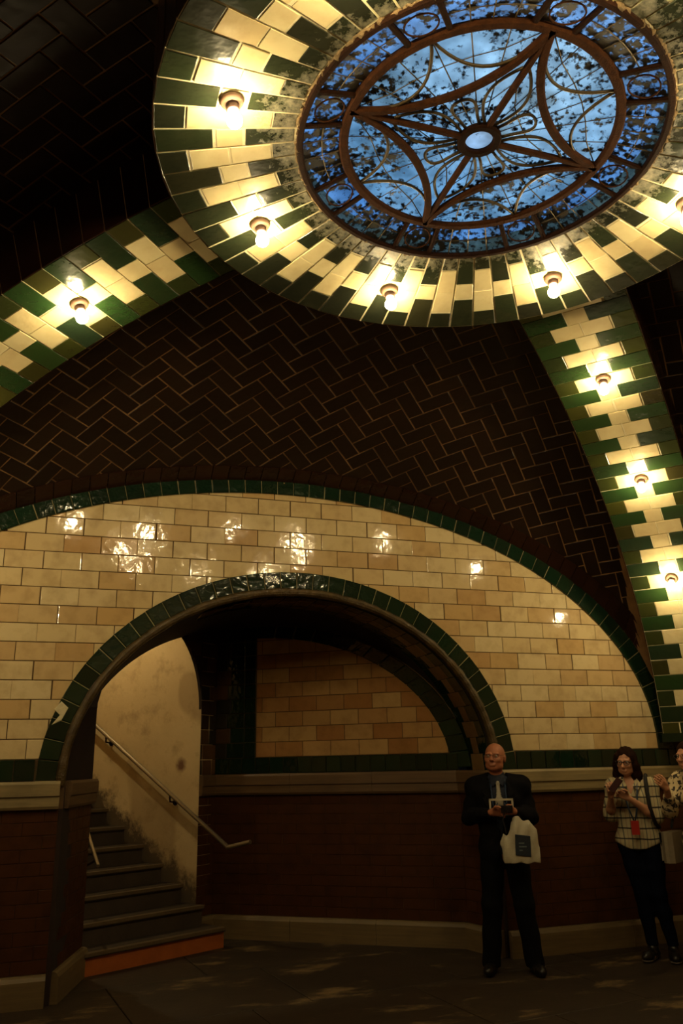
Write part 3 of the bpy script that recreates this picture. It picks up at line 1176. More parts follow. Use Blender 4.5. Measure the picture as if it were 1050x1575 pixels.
def make_rib(name, az, label, detailed):
    ca_, sa_2 = math.cos(az), math.sin(az)
    def W3(r, z, w):
        return Vector((r * ca_ - w * sa_2, r * sa_2 + w * ca_, z))
    V, F = [], []
    K = 48
    Ls = RSL[-1]
    for i in range(K + 1):
        (r, z), n, th = rib_at(Ls * i / K)
        bk = rib_pt(th, -.06)
        for (rr, zz), w in (((r - n[0] * .008, z - n[1] * .008), -HWR), ((r - n[0] * .008, z - n[1] * .008), HWR), (bk, HWR), (bk, -HWR)):
            V.append(W3(rr, zz, w))
    for i in range(K):
        for j in range(4):
            j2 = (j + 1) % 4
            F.append((i * 4 + j, i * 4 + j2, (i + 1) * 4 + j2, (i + 1) * 4 + j))
    F += [(0, 1, 2, 3), tuple(K * 4 + j for j in (3, 2, 1, 0))]
    rb = struct(name, (V, F), 'joint_pale', label, 'trim')
    (r_, z_), n_, t_e = rib_at(Ls)
    obj('corbel', ([tuple(W3(a_ , b_, c_)) for b_ in (z_ - .05, z_ + .03) for a_, c_ in ((r_ - .012, -HWR - .012), (r_ - .012, HWR + .012), (r_ + .5, HWR + .012), (r_ + .5, -HWR - .012))], [(0, 1, 2, 3), (7, 6, 5, 4), (0, 4, 5, 1), (1, 5, 6, 2), (2, 6, 7, 3), (3, 7, 4, 0)]), 'green_trim', rb)
    def fm(u, v, h):
        (r, z), n, th = rib_at(u)
        hh = h - .008
        return W3(r + n[0] * hh, z + n[1] * hh, v)
    parts_c, parts_g = [], []
    pitch = .1500
    s_b = RIB_S_OF_R(3.64)
    i0 = -int((s_b - RIB_S_OF_R(1.585)) / pitch)
    for i in range(i0, 30):
        u0 = s_b + (i - .5) * pitch
        if u0 + pitch > Ls:
            if u0 > Ls - .01: break
        if u0 < RIB_S_OF_R(1.575):
            continue
        if i % 2 == 0:
            cuts = [(-.36, -.205, 'o'), (-.205, 0, 'c'), (0, .205, 'c'), (.205, .36, 'o')]
        else:
            cuts = [(-.36, -.072, 'g'), (-.072, .072, 'c'), (.072, .36, 'g')]
        for a, b, c in cuts:
            j1, j2 = rng.uniform(-.006, .006), rng.uniform(-.006, .006)
            q = rect(u0, min(Ls, u0 + pitch), a + (j1 if a > -.36 else 0), b + (j2 if b < .36 else 0), .0035)
            if (u0 > Ls - .16) and c == 'c':
                c = 'g'
            t_ = tile(q, fm, .0055, .0025, .012, .0015)
            if detailed:
                obj('tile', t_, {'c': 'cream_rib', 'g': 'green_rib', 'o': 'olive_rib'}[c], rb)
            else:
                (parts_c if c == 'c' else parts_g).append(t_)
        if detailed:
            for sgn in (-1, 1):
                def fs(u, v, h, sgn=sgn):
                    (r, z), n, th = rib_at(u)
                    return W3(r - n[0] * v, z - n[1] * v, sgn * (HWR + h))
                q = rect(u0, u0 + pitch, -.001, rib_off(rib_at(u0 + pitch / 2)[2]) + .05, .003)
                if sgn < 0:
                    q = q[::-1]
                vt, ft = tile(q, fs, .005, .004, 0, .001)
                obj('edge_tile', (vt, ft), 'brown_edge', rb)
    if not detailed:
        obj('cream_tiles', merge(parts_c), 'cream_rib', rb, 'stuff')
        obj('green_tiles', merge(parts_g), 'green_rib', rb, 'stuff')
    return fm
rib_fm = {
    'R': make_rib('trim_10', PHI, 'tiled rib running down to the right corner of the end wall', True),
    'L': make_rib('trim_11', pi - PHI, 'tiled rib running down to the left out of view', True),
    'FL': make_rib('trim_12', pi + PHI, 'tiled rib behind the viewer on the left', False),
    'FR': make_rib('trim_13', -PHI, 'tiled rib behind the viewer on the right', False)}

# ------------------------------------------------------------------ lamps
ROSETTE = lathe([(.004, 0), (.052, 0), (.055, -.008), (.048, -.020), (.034, -.026), (.030, -.026)], 20)
SOCKET = lathe([(.024, -.022), (.030, -.024), (.031, -.055), (.026, -.060), (.020, -.060)], 16)
bp = [(.014, -.056), (.016, -.066), (.024, -.080)]
for i in range(9):
    a = .55 + (pi - .55) * i / 8
    bp.append((max(.002, .036 * math.sin(a)), -.106 - .036 * -math.cos(a) * -1 if False else -.110 + .036 * math.cos(a)))
BULB = lathe(bp, 16)
me_ro, me_so, me_bu = mesh('rosette', *ROSETTE, True), mesh('socket', *SOCKET, True), mesh('bulb', *BULB, True)
def lamp(p, nrm, label, group='bare bulbs of the vault', bm='bulb'):
    """porcelain rosette on the tile, socket, round bulb; nrm points into the room"""
    z = -Vector(nrm).normalized()
    x = z.orthogonal().normalized()
    y = z.cross(x)
    e = bpy.data.objects.new('ceiling_lamp', None)
    e.empty_display_size = .1
    e.matrix_world = Matrix(((x.x, y.x, z.x, p[0]), (x.y, y.y, z.y, p[1]), (x.z, y.z, z.z, p[2]), (0, 0, 0, 1)))
    COL.objects.link(e)
    tag(e, label, 'lamp', group)
    obj('rosette', me_ro, 'porcelain', e)
    obj('socket', me_so, 'brass', e)
    obj('bulb', me_bu if bm == 'bulb' else mesh('stair_bulb', *BULB, True), bm, e)
    return e
ring_lab = {
    0: 'lit bare bulb on the tile ring at the right edge of the picture',
    1: 'lit bare bulb on the ring just above the right rib, below the skylight',
    2: 'lit bare bulb on the ring straight below the skylight, lowest of the ring',
    3: 'lit bare bulb on the ring above the left rib, lower left of the skylight',
    4: 'lit bare bulb on the ring left of the skylight, highest in the picture',
    5: 'lit bare bulb on the near left part of the ring, above the picture',
    6: 'lit bare bulb on the nearest part of the ring, above the picture',
    7: 'lit bare bulb on the near right part of the ring, above the picture'}
azs = [0, PHI, pi / 2, pi - PHI, pi, pi + PHI, 1.5 * pi, -PHI]
for i, a in enumerate(azs):
    p = fmap_ring(a, 1.25, .010)
    lamp(p, Vector((-math.cos(a) * .14, -math.sin(a) * .14, -1)), ring_lab[i])
rl = {('R', 0): 'lit bare bulb on the right rib, topmost of its three',
      ('R', 1): 'lit bare bulb on the right rib, middle of its three',
      ('R', 2): 'lit bare bulb on the right rib, lowest, beside the wall arch',
      ('L', 0): 'lit bare bulb on the left rib at upper left, the only one there in view',
      ('L', 1): 'lit bare bulb on the left rib, middle, outside the picture',
      ('L', 2): 'lit bare bulb on the left rib, lowest, outside the picture',
      }
for key in ('R', 'L'):
    for i, r in enumerate((2.50, 3.64, 4.60)):
        s = RIB_S_OF_R(r)
        p = rib_fm[key](s, 0, .010)
        q = rib_fm[key](s, 0, .110)
        lamp(p, Vector(q) - Vector(p), rl[(key, i)])

# lamp up in the stairwell, out of sight round the turn
q = PW + pd * 1.25 - nd * .95
tag(lamp((q.x, q.y, 3.90), (0, 0, -1), 'lit bare bulb under the stairwell ceiling, hidden by the arch', None, 'bulb_stair'), 'lit bare bulb under the stairwell ceiling, hidden by the arch', 'lamp')

# ------------------------------------------------------------------ skylight
sk = empty('skylight', (0, 0, ZSK))
tag(sk, 'round leaded skylight of blue glass with a rusty iron four-pointed star', 'skylight')
RT, HT = .680, .056
def P2(r, a, z=0):
    return (r * math.cos(a), r * math.sin(a), z)
def zr(r):
    return HT * min(1, max(0, (.8875 - r) / (.8875 - RT)))
circ = lambda r, z, n=72: [P2(r, 2 * pi * i / n, z) for i in range(n)]
obj('outer_rim', bar(circ(.899, .006), .034, .026, True), 'iron_dark', sk)
obj('inner_ring', bar(circ(RT, HT), .047, .026, True), 'iron', sk)
obj('hub', bar(circ(.090, HT, 32), .042, .026, True), 'iron_dark', sk)
for c in range(4):
    a = c * pi / 2
    obj('spoke', bar([P2(.10, a, HT), P2(.3, a, HT), P2(RT, a, HT)], .030, .024), 'iron', sk)
    # concave star arm between neighbouring tips
    A0, A1 = Vector(P2(RT, a)), Vector(P2(RT, a + pi / 2))
    mid = (A0 + A1) / 2
    dirm = mid.normalized()
    sag = mid.length - .335
    ch = (A1 - A0).length
    R_ = (ch * ch / 4 + sag * sag) / (2 * sag)
    cen = mid + dirm * (R_ - sag)
    half = math.asin(min(1, ch / 2 / R_))
    base = math.atan2(-dirm.y, -dirm.x)
    arc = [(cen.x + R_ * math.cos(base + t), cen.y + R_ * math.sin(base + t), HT) for t in np.linspace(-half, half, 22)]
    obj('star_arm', bar(arc, .039, .026), 'iron', sk)
    # lead petals in the lens: from the middle of the ring to either tip
    Mx = Vector(P2(RT - .01, a + pi / 4))
    for tip in (A0, A1):
        T = tip * .955
        mp_ = (Mx + T) / 2
        inw = -mp_.normalized()
        pts = []
        for t in np.linspace(0, 1, 14):
            b_ = Mx.lerp(T, t) + inw * .155 * 4 * t * (1 - t) * (1.0)
            pts.append((b_.x, b_.y, HT - .006))
        obj('lead_petal', mesh('lead_petal', *tube(pts, .0085, 6), True), 'lead', sk)
    # U-shaped loop beside the hub on the diagonal
    da = a + pi / 4
    dd, pp = Vector(P2(1, da)), Vector(P2(1, da + pi / 2))
    pts = []
    for t in np.linspace(0, 1, 22):
        w = math.sin(pi * t)
        rr = .10 + .185 * w ** .6
        ww = .062 * math.cos(pi * t) * (.35 + .65 * w)
        v = dd * rr + pp * ww * 1.55
        pts.append((v.x, v.y, HT - .006))
    obj('lead_loop', mesh('lead_loop', *tube(pts, .008, 6), True), 'lead', sk)
    # leaf lines either side of each spoke
    d0, p0 = Vector(P2(1, a)), Vector(P2(1, a + pi / 2))
    for sg in (1, -1):
        pts = []
        for t in np.linspace(0, 1, 14):
            v = d0 * (.10 + .36 * t) + p0 * sg * (.015 + .085 * math.sin(pi * t) ** .9)
            pts.append((v.x, v.y, HT - .006))
        obj('lead_leaf', mesh('lead_leaf', *tube(pts, .008, 6), True), 'lead', sk)
for c in range(8):
    a = c * pi / 4
    for sg in (1, -1):
        obj('band_bar', bar([P2(.70, a + sg * .135, HT - .004), P2(.885, a + sg * .125, .006)], .026, .020), 'iron_dark', sk)
    pts = []
    for t in np.linspace(0, 2 * pi, 19)[:-1]:
        r = .785 + .070 * math.cos(t)
        pts.append(P2(r, a + .095 * math.sin(t), zr(r) - .010))
    obj('lead_circle', mesh('lead_circle', *tube(pts, .0042, 6, True), True), 'iron', sk)
# panes: sheets cut along polar and chord lines, each its own piece, leads between
def pane(q, mat):
    V = [(x_, y_, z_) for x_, y_, z_ in q] + [(x_, y_, z_ + .004) for x_, y_, z_ in q]
    n_ = len(q)
    F = [tuple(range(n_ - 1, -1, -1)), tuple(range(n_, 2 * n_))] + [(i, (i + 1) % n_, n_ + (i + 1) % n_, n_ + i) for i in range(n_)]
    obj('pane', (V, F), mat, sk)
leads = []
def lead_line(p, q, r=.0032):
    leads.append(tube([p, q], r, 4))
for c in range(8):
    a = c * pi / 4
    def band_pane(a0, a1, r0, r1):
        n_ = 3
        pts = [P2(r0, a0 + (a1 - a0) * i / n_, zr(r0)) for i in range(n_ + 1)] + [P2(r1, a1 - (a1 - a0) * i / n_, zr(r1)) for i in range(n_ + 1)]
        pane(pts[::-1], 'glass_outer')
    band_pane(a - .13, a + .13, RT, .895)
    g0, g1 = a + .13, a + pi / 4 - .13
    for i in range(4):
        b0, b1 = g0 + (g1 - g0) * i / 4, g0 + (g1 - g0) * (i + 1) / 4
        for r0, r1 in ((RT, .79), (.79, .895)):
            band_pane(b0, b1, r0, r1)
        if i:
            lead_line(P2(RT, b0, zr(RT) - .004), P2(.89, b0, zr(.89) - .004))
        lead_line(P2(.79, b0, zr(.79) - .004), P2(.79, b1, zr(.79) - .004))
# inner glass: a grid following chords, cut by the star arm
def star_r(a):
    """radius of the concave star at azimuth a"""
    q_ = (a % (pi / 2)) - pi / 4
    md = RT * math.cos(pi / 4)
    sg_ = md - .335
    chd = 2 * RT * math.sin(pi / 4)
    R_ = (chd * chd / 4 + sg_ * sg_) / (2 * sg_)
    cx = md + R_ - sg_
    # smaller root of |r e - c| = R
    bq = cx * math.cos(q_)
    disc = max(0, bq * bq - (cx * cx - R_ * R_))
    return bq - math.sqrt(disc)
NA_ = 24
for i in range(NA_):
    a0, a1 = 2 * pi * i / NA_, 2 * pi * (i + 1) / NA_
    s0_, s1_ = star_r(a0), star_r(a1)
    fr = [0, .5, 1]
    for j in range(2):
        q = []
        for f_, aa, ss in ((fr[j], a0, s0_), (fr[j], a1, s1_), (fr[j + 1], a1, s1_), (fr[j + 1], a0, s0_)):
            q.append(P2(.085 + (ss - .085) * f_, aa, HT + .002))
        pane(q[::-1], 'glass_inner')
        if j == 0:
            lead_line((q[2][0], q[2][1], HT - .003), (q[3][0], q[3][1], HT - .003))
    if i % 6:
        lead_line(P2(.1, a0, HT - .003), P2(s0_, a0, HT - .003))
    if abs(RT - s0_) + abs(RT - s1_) > .02:
        for j in range(2):
            q = []
            for f_, aa, ss in ((fr[j], a0, s0_), (fr[j], a1, s1_), (fr[j + 1], a1, s1_), (fr[j + 1], a0, s0_)):
                q.append(P2(ss + (RT - ss) * f_, aa, HT + .002))
            # drop doubled points at the tips
            qq = [p for k_, p in enumerate(q) if math.dist(p, q[k_ - 1]) > 1e-4]
            pane(qq[::-1], 'glass_inner')
            if j == 0:
                lead_line((q[2][0], q[2][1], HT - .003), (q[3][0], q[3][1], HT - .003))
        if i % 6:
            lead_line(P2(s0_, a0, HT - .003), P2(RT, a0, HT - .003))
pane([P2(.085, 2 * pi * i / 24, HT + .002) for i in range(24)][::-1], 'glass_hub')
obj('lead_lines', merge(leads), 'lead', sk, 'stuff')

# ------------------------------------------------------------------ closing walls (behind the viewer and round the stair)
struct('wall_left', box(-B - .3, -B, -A - .3, A, 0, 5.6), 'cream_alcove', 'plain side wall left of the viewer', 'wall')
struct('wall_right', box(B, B + .3, -A - .3, A, 0, 5.6), 'cream_alcove', 'plain side wall right of the picture', 'wall')
struct('wall_front', box(-B - .3, B + .3, -A - .3, -A, 0, 5.6), 'cream_alcove', 'plain wall behind the viewer', 'wall')
struct('wall_rear', merge([box(FX0, FX1, 8.7, 9, 0, 5.6), box(FX0, FX0 + .2, A, 9, 0, 5.6), box(FX1 - .2, FX1, A, 9, 0, 5.6)]), 'earth', 'masonry behind the stairwell', 'wall')
struct('ceiling_stair', box(FX0, FX1, A, 9, 4.0, 4.3), 'earth', 'rough ceiling above the stairwell', 'ceiling')
#PEOPLE#
# ------------------------------------------------------------------ people: smooth-blended solids, one continuous surface per body / garment
class Solid:
    def __init__(self, lo, hi, h):
        self.h = h
        self.lo = np.array(lo, np.float32)
        self.n = np.ceil((np.array(hi) - self.lo) / h).astype(int) + 1
        self.F = np.full(self.n, 1.0, np.float32)
    def _win(self, lo, hi, pad):
        a = np.maximum(0, np.floor((np.array(lo) - pad - self.lo) / self.h).astype(int))
        b = np.minimum(self.n, np.ceil((np.array(hi) + pad - self.lo) / self.h).astype(int) + 1)
        if np.any(b <= a):
            return None
        ax = [self.lo[i] + self.h * np.arange(a[i], b[i], dtype=np.float32) for i in range(3)]
        X = np.meshgrid(*ax, indexing='ij')
        return (slice(a[0], b[0]), slice(a[1], b[1]), slice(a[2], b[2])), X
    def _mix(self, sl, d, k):
        f = self.F[sl]
        if k > 0:
            hh = np.clip(.5 + .5 * (f - d) / k, 0, 1)
            self.F[sl] = f * (1 - hh) + d * hh - k * hh * (1 - hh)
        else:
            self.F[sl] = np.minimum(f, d)
    def cap(self, a, b, ra, rb, k=.02, fy=1.0, cut=False):
        """tapered capsule; fy flattens its section front to back"""
        a, b = np.array(a, float), np.array(b, float)
        R = max(ra, rb)
        w = self._win(np.minimum(a, b) - R, np.maximum(a, b) + R, .06)
        if w is None:
            return
        sl, (X, Y, Z) = w
        ab = b - a
        L = ab @ ab + 1e-12
        t = np.clip(((X - a[0]) * ab[0] + (Y - a[1]) * ab[1] + (Z - a[2]) * ab[2]) / L, 0, 1)
        dx, dy, dz = X - a[0] - t * ab[0], (Y - a[1] - t * ab[1]) / fy, Z - a[2] - t * ab[2]
        d = (np.sqrt(dx * dx + dy * dy + dz * dz) - (ra + (rb - ra) * t)) * min(1, fy)
        if cut:
            self.F[sl] = np.maximum(self.F[sl], -d)
        else:
            self._mix(sl, d, k)
    def chain(self, pts, rs, k=.015, fy=1.0):
        for i in range(len(pts) - 1):
            self.cap(pts[i], pts[i + 1], rs[i], rs[i + 1], k, fy)
    def ell(self, c, r, k=.02, R=None, cut=False):
        c, r = np.array(c, float), np.array(r, float)
        m = r.max()
        w = self._win(c - m, c + m, .06)
        if w is None:
            return
        sl, (X, Y, Z) = w
        P = np.stack([X - c[0], Y - c[1], Z - c[2]], -1)
        if R is not None:
            P = P @ np.array(R, np.float32)      # into the ellipsoid's own axes
        k0 = np.sqrt(((P / r) ** 2).sum(-1)) + 1e-6
        k1 = np.sqrt(((P / (r * r)) ** 2).sum(-1)) + 1e-6
        d = k0 * (k0 - 1) / k1
        if cut:
            if k > 0:
                f = self.F[sl]
                hh = np.clip(.5 - .5 * (f + d) / k, 0, 1)
                self.F[sl] = f * (1 - hh) + (-d) * hh + k * hh * (1 - hh)
            else:
                self.F[sl] = np.maximum(self.F[sl], -d)
        else:
            self._mix(sl, d, k)
    def half(self, n, d):
        """keep n.p <= d"""
        ax = [self.lo[i] + self.h * np.arange(self.n[i], dtype=np.float32) for i in range(3)]
        X, Y, Z = np.meshgrid(*ax, indexing='ij')
        self.F = np.maximum(self.F, (n[0] * X + n[1] * Y + n[2] * Z - d).astype(np.float32))
    def carve(self, fn):
        ax = [self.lo[i] + self.h * np.arange(self.n[i], dtype=np.float32) for i in range(3)]
        X, Y, Z = np.meshgrid(*ax, indexing='ij')
        self.F = fn(self.F, X, Y, Z).astype(np.float32)
    def mesh(self, name):
        F = self.F
        F[0], F[-1], F[:, 0], F[:, -1], F[:, :, 0], F[:, :, -1] = 1, 1, 1, 1, 1, 1
        n = np.array(F.shape)
        c = n - 1
        cnt = np.zeros(c, np.float32)
        pos = np.zeros(tuple(c) + (3,), np.float32)
        edges = []
        for ax in range(3):
            s0 = [slice(None)] * 3
            s1 = [slice(None)] * 3
            s0[ax], s1[ax] = slice(0, -1), slice(1, None)
            a, b = F[tuple(s0)], F[tuple(s1)]
            cr = (a < 0) != (b < 0)
            t = np.where(cr, a / np.where(cr, a - b, 1), 0).astype(np.float32)
            edges.append((cr, a < 0))
            o = [i for i in range(3) if i != ax]
            for d0 in (0, 1):
                for d1 in (0, 1):
                    sl = [slice(None)] * 3
                    sl[o[0]] = slice(d0, d0 + c[o[0]])
                    sl[o[1]] = slice(d1, d1 + c[o[1]])
                    e, tt = cr[tuple(sl)], t[tuple(sl)]
                    cnt += e
                    pos[..., ax] += np.where(e, tt, 0)
                    pos[..., o[0]] += e * d0
                    pos[..., o[1]] += e * d1
        act = cnt > 0
        idx = np.full(tuple(c), -1, np.int64)
        idx[act] = np.arange(act.sum())
        I = np.argwhere(act)
        V = (I + pos[act] / cnt[act][:, None]) * self.h + self.lo
        Q = []
        for ax in range(3):
            cr, inside = edges[ax]
            o = [(ax + 1) % 3, (ax + 2) % 3]
            E = np.argwhere(cr)
            ok = np.ones(len(E), bool)
            for q in o:
                ok &= (E[:, q] > 0) & (E[:, q] < c[q])
            E = E[ok]
            ins = inside[tuple(E.T)]
            def cell(d0, d1):
                K = E.copy()
                K[:, o[0]] -= d0
                K[:, o[1]] -= d1
                return idx[tuple(K.T)]
            q = np.stack([cell(1, 1), cell(0, 1), cell(0, 0), cell(1, 0)], 1)
            q[~ins] = q[~ins][:, ::-1]
            Q.append(q)
        Q = np.concatenate(Q)
        me = bpy.data.meshes.new(name)
        me.from_pydata(V.tolist(), [], Q.tolist())
        me.polygons.foreach_set('use_smooth', [True] * len(me.polygons))
        me.update()
        return me

def rotm(yaw=0, pitch=0, roll=0):
    return np.array((Matrix.Rotation(yaw, 3, 'Z') @ Matrix.Rotation(pitch, 3, 'X') @ Matrix.Rotation(roll, 3, 'Y')))

def add_head(s, c, R, sc=1.0, fem=False, wx=1.0):
    """head in its own frame: face towards -Y, c = centre; R turns it"""
    wv = np.array((wx, 1.0, 1.0))
    def T(p): return np.array(c) + R @ (np.array(p) * wv * sc)
    def E(p, r, k, cut=False): s.ell(T(p), np.array(r) * wv * sc, k, R, cut)
    E((0, .012, .030), (.074, .094, .090), .0)                 # skull
    E((0, -.022, -.030), (.062 if fem else .067, .068, .080), .02)   # face
    E((0, -.050, -.088), (.030 if fem else .036, .030, .024), .02)     # chin
    for q in (1, -1):
        E((q * .042, -.020, -.070), (.022, .040, .028), .02)     # jaw
        E((q * .040, -.066, -.025), (.020, .018, .018), .015)     # cheek
        E((q * .031, -.088, .008), (.016, .014, .011), .008, True)   # eye socket
        s.cap(T((q * .014, -.086, .026)), T((q * .046, -.074, .024)), .009 * sc, .008 * sc, .012)   # brow
        E((q * .0755, .010, -.006), (.008, .022, .032), .006)         # ear
        E((q * .010, -.104, -.030), (.009, .010, .008), .006)        # nostril wing
    s.cap(T((0, -.088, .012)), T((0, -.112, -.026)), .008 * sc, .012 * sc, .010)    # nose
    s.cap(T((-.020, -.086, -.059)), T((.020, -.086, -.059)), .0065 * sc, .0065 * sc, .006)   # lips
    s.cap(T((-.016, -.085, -.069)), T((.016, -.085, -.069)), .0075 * sc, .0075 * sc, .006)
    s.cap(T((-.022, -.096, -.0635)), T((.022, -.096, -.0635)), .003 * sc, .003 * sc, cut=True)
    return T

def add_hand(s, wrist, f, side, curl, sc=1.0, spread=.06):
    """f = along the hand, side = towards the thumb; fingers curl towards the palm"""
    f = np.array(f, float); f /= np.linalg.norm(f)
    side = np.array(side, float); side -= f * (side @ f); side /= np.linalg.norm(side)
    pn = np.cross(f, side) * curl[1]                    # palm normal
    w = np.array(wrist, float)
    for q in (-.026, -.009, .009, .026):
        s.cap(w + f * .012 * sc + side * q * .75 * sc, w + f * .085 * sc + side * q * sc, .014 * sc, .0125 * sc, .010)
    for q, L, r in ((-.030, .062, .0078), (-.010, .078, .0088), (.010, .083, .0090), (.030, .074, .0088)):
        p = w + f * .085 * sc + side * q * sc
        a = curl[0] * .45
        for i, fr in enumerate((.45, .32, .25)):
            d = math.cos(a) * (f + side * q * spread * 20 * (1 if i == 0 else .4)) + math.sin(a) * pn
            d /= np.linalg.norm(d)
            p2 = p + d * L * fr * sc
            s.cap(p, p2, r * sc * (1 - .08 * i), r * sc * (.94 - .08 * i), .004)
            p = p2
            a += curl[0] * .85
    p = w + f * .028 * sc + side * .026 * sc
    d1 = f * .62 + side * .66 + pn * .42
    p2 = p + d1 / np.linalg.norm(d1) * .046 * sc
    d2 = f * .88 + side * .18 + pn * .44
    p3 = p2 + d2 / np.linalg.norm(d2) * .034 * sc
    d3 = f * .9 - side * .10 + pn * .42
    p4 = p3 + d3 / np.linalg.norm(d3) * .026 * sc
    s.chain([p, p2, p3, p4], [.015 * sc, .0115 * sc, .0105 * sc, .0088 * sc], .006)
    return w + f * .07 * sc + pn * .03 * sc

def body_field(J, h, skin=True, fem=False, stout=1.0):
    xs = [p[i] for p in J.values() for i in (0,)]
    lo = np.min([v[:3] for v in J.values()], 0) - .26
    hi = np.max([v[:3] for v in J.values()], 0) + .26
    lo[2] = -.03
    return lo, hi

def torso(s, J, g=0.0, fem=False, stout=1.0, low=True):
    pel, wst_, chs, nk = (np.array(J[k]) for k in ('pelvis', 'waist', 'chest', 'neck'))
    b = stout
    s.cap(pel + (-.07, 0, 0), pel + (.07, 0, 0), .100 * b + g, .100 * b + g, .03, .95)
    s.cap(pel, wst_, .135 * b + g, (.120 if fem else .138) * b + g, .05, .78)
    s.cap(wst_, chs, (.120 if fem else .138) * b + g, .150 * b + g, .05, .76)
    s.cap(chs + (-.05, 0, .02), chs + (.05, 0, .02), .125 * b + g, .125 * b + g, .04, .80)
    if fem:
        for q in (1, -1):
            s.ell(chs + (q * .075, -.085, -.015), (.062 + g, .055 + g, .060 + g), .03)
    for q in ('L', 'R'):
        s.cap(nk + (0, .01, -.035), np.array(J['sh' + q]) + (0, 0, .005), .058 + g, .052 + g, .04)
        s.cap(chs + (0, 0, .05), np.array(J['sh' + q]) + (0, 0, -.02), .085 + g, .058 + g, .05, .9)

def arms(s, J, g=0.0, upto=1.0, k=.03, start=True):
    for q in ('L', 'R'):
        sh, el_, wr = (np.array(J[a + q], float) for a in ('sh', 'el', 'wr'))
        s.chain([sh, sh * .45 + el_ * .55, el_], [.056 + g, .047 + g * .95, .041 + g], k)
        if upto > 0:
            e2 = el_ + (wr - el_) * upto
            s.chain([el_, el_ * .65 + e2 * .35, e2], [.041 + g, .041 + g, .028 + g * .75], k)

def legs(s, J, g=0.0, bottom=None, k=.03, stout=1.0):
    for q in ('L', 'R'):
        hp_, kn, an = (np.array(J[a + q], float) for a in ('hip', 'kn', 'an'))
        s.chain([hp_, hp_ * .5 + kn * .5, kn], [.092 * stout + g, .074 * stout + g, .055 + g], k)
        s.chain([kn, kn * .68 + an * .32 + (0, .012, 0), an], [.055 + g, .054 + g, .036 + g], k)

def place(root, name, me, mat, label=None):
    o = obj(name, me, mat, root)
    if label:
        o['label'] = label
    return o

M['skin_man'] = plain('ruddy_skin', (.34, .125, .058), .5, 0, .12, 20.0, .05)
M['skin_woman'] = plain('pale_skin', (.50, .245, .135), .5, 0, .10, 20.0, .05)
M['jacket'] = plain('black_wool', (.0035, .0032, .0040), .9, 0, .3, 40.0, .2, .1)
M['trousers'] = plain('black_trousers', (.003, .003, .0035), .9, 0, .3, 40.0, .2, .1)
M['shirt_navy'] = plain('navy_shirt', (.0055, .009, .022), .8, 0, .2, 40.0)
M['tie'] = plain('pale_grey_tie', (.26, .235, .17), .55, 0, .15, 60.0)
M['shoe'] = plain('black_leather', (.006, .005, .004), .35, 0, .3, 20.0)
M['sneaker_sole'] = plain('grey_rubber', (.16, .14, .11), .7, 0, .2, 20.0)
M['hair_man'] = plain('short_greying_hair', (.10, .055, .028), .7, 0, .4, 90.0, .4)
M['hair_woman'] = plain('brown_hair', (.016, .0055, .0022), .7, 0, .6, 60.0, .5, .06)
M['eye_white'] = plain('eye_white', (.5, .45, .38), .3, 0, .02)
M['iris'] = plain('dark_iris', (.03, .018, .01), .2, 0, .1)
M['frame_dark'] = plain('dark_spectacle_frame', (.010, .007, .006), .3)
M['frame_metal'] = plain('thin_metal_frame', (.06, .045, .03), .3, .5)
M['lens'] = M['frame_dark']
M['lip'] = plain('lips', (.30, .085, .055), .45, 0, .1)
M['jeans'] = plain('dark_indigo_jeans', (.0035, .0045, .010), .95, 0, .3, 50.0, .3, .02)
M['strap'] = plain('black_webbing', (.008, .007, .007), .8)
M['lanyard_blue'] = plain('blue_ribbon', (.016, .035, .075), .7, 0, .1)
M['red_card'] = plain('red_plastic_card', (.30, .018, .012), .35, 0, .12, 12.0)
M['white_plastic'] = plain('white_plastic_film', (.42, .38, .27), .45, 0, .12, 9.0, .3)
M['navy_print'] = plain('navy_print', (.014, .022, .034), .5)
M['print_grey'] = plain('grey_print', (.10, .13, .14), .5)
M['black_plastic'] = plain('black_plastic', (.006, .006, .006), .3, 0, .2, 20.0)
M['red_case'] = plain('dark_red_case', (.022, .004, .005), .35, 0, .2, 20.0)
M['screen'] = plain('dark_glass_screen', (.01, .01, .012), .08)
M['bag_canvas'] = plain('pale_canvas', (.20, .165, .11), .8, 0, .2, 30.0, .2)

def plaid_mat():
    m, t, b = newmat('plaid_shirt')
    tc = t.nodes.new('ShaderNodeTexCoord')
    sx = t.nodes.new('ShaderNodeSeparateXYZ')
    t.links.new(tc.outputs['Object'], sx.inputs[0])
    wob = noise(t, 6.0, 2.0)
    def lines(c, period, width, off=0.0):
        v = math_n(t, 'ADD', c, math_n(t, 'MULTIPLY', wob, .02))
        v = math_n(t, 'ADD', v, off)
        f = math_n(t, 'FRACT', math_n(t, 'DIVIDE', v, period))
        return math_n(t, 'LESS_THAN', f, width)
    # around the body: angle-ish coordinate so the side panels keep their stripes
    xx = math_n(t, 'ADD', sx.outputs[0], math_n(t, 'MULTIPLY', sx.outputs[1], .35))
    h1 = lines(sx.outputs[2], .085, .15)
    v1 = lines(xx, .062, .15)
    v2 = lines(xx, .062, .10, .030)
    c = mixc(t, 0.0, (.42, .36, .21), (.42, .36, .21))
    c = mixc(t, math_n(t, 'MULTIPLY', v2, .5), c, (.22, .10, .10))
    c = mixc(t, math_n(t, 'MULTIPLY', v1, .72), c, (.03, .045, .06))
    c = mixc(t, math_n(t, 'MULTIPLY', h1, .9), c, (.012, .012, .016))
    t.links.new(c, b.inputs['Base Color'])
    b.inputs['Roughness'].default_value = .9
    b.inputs['Specular IOR Level'].default_value = .15
    return m
M['plaid'] = plaid_mat()
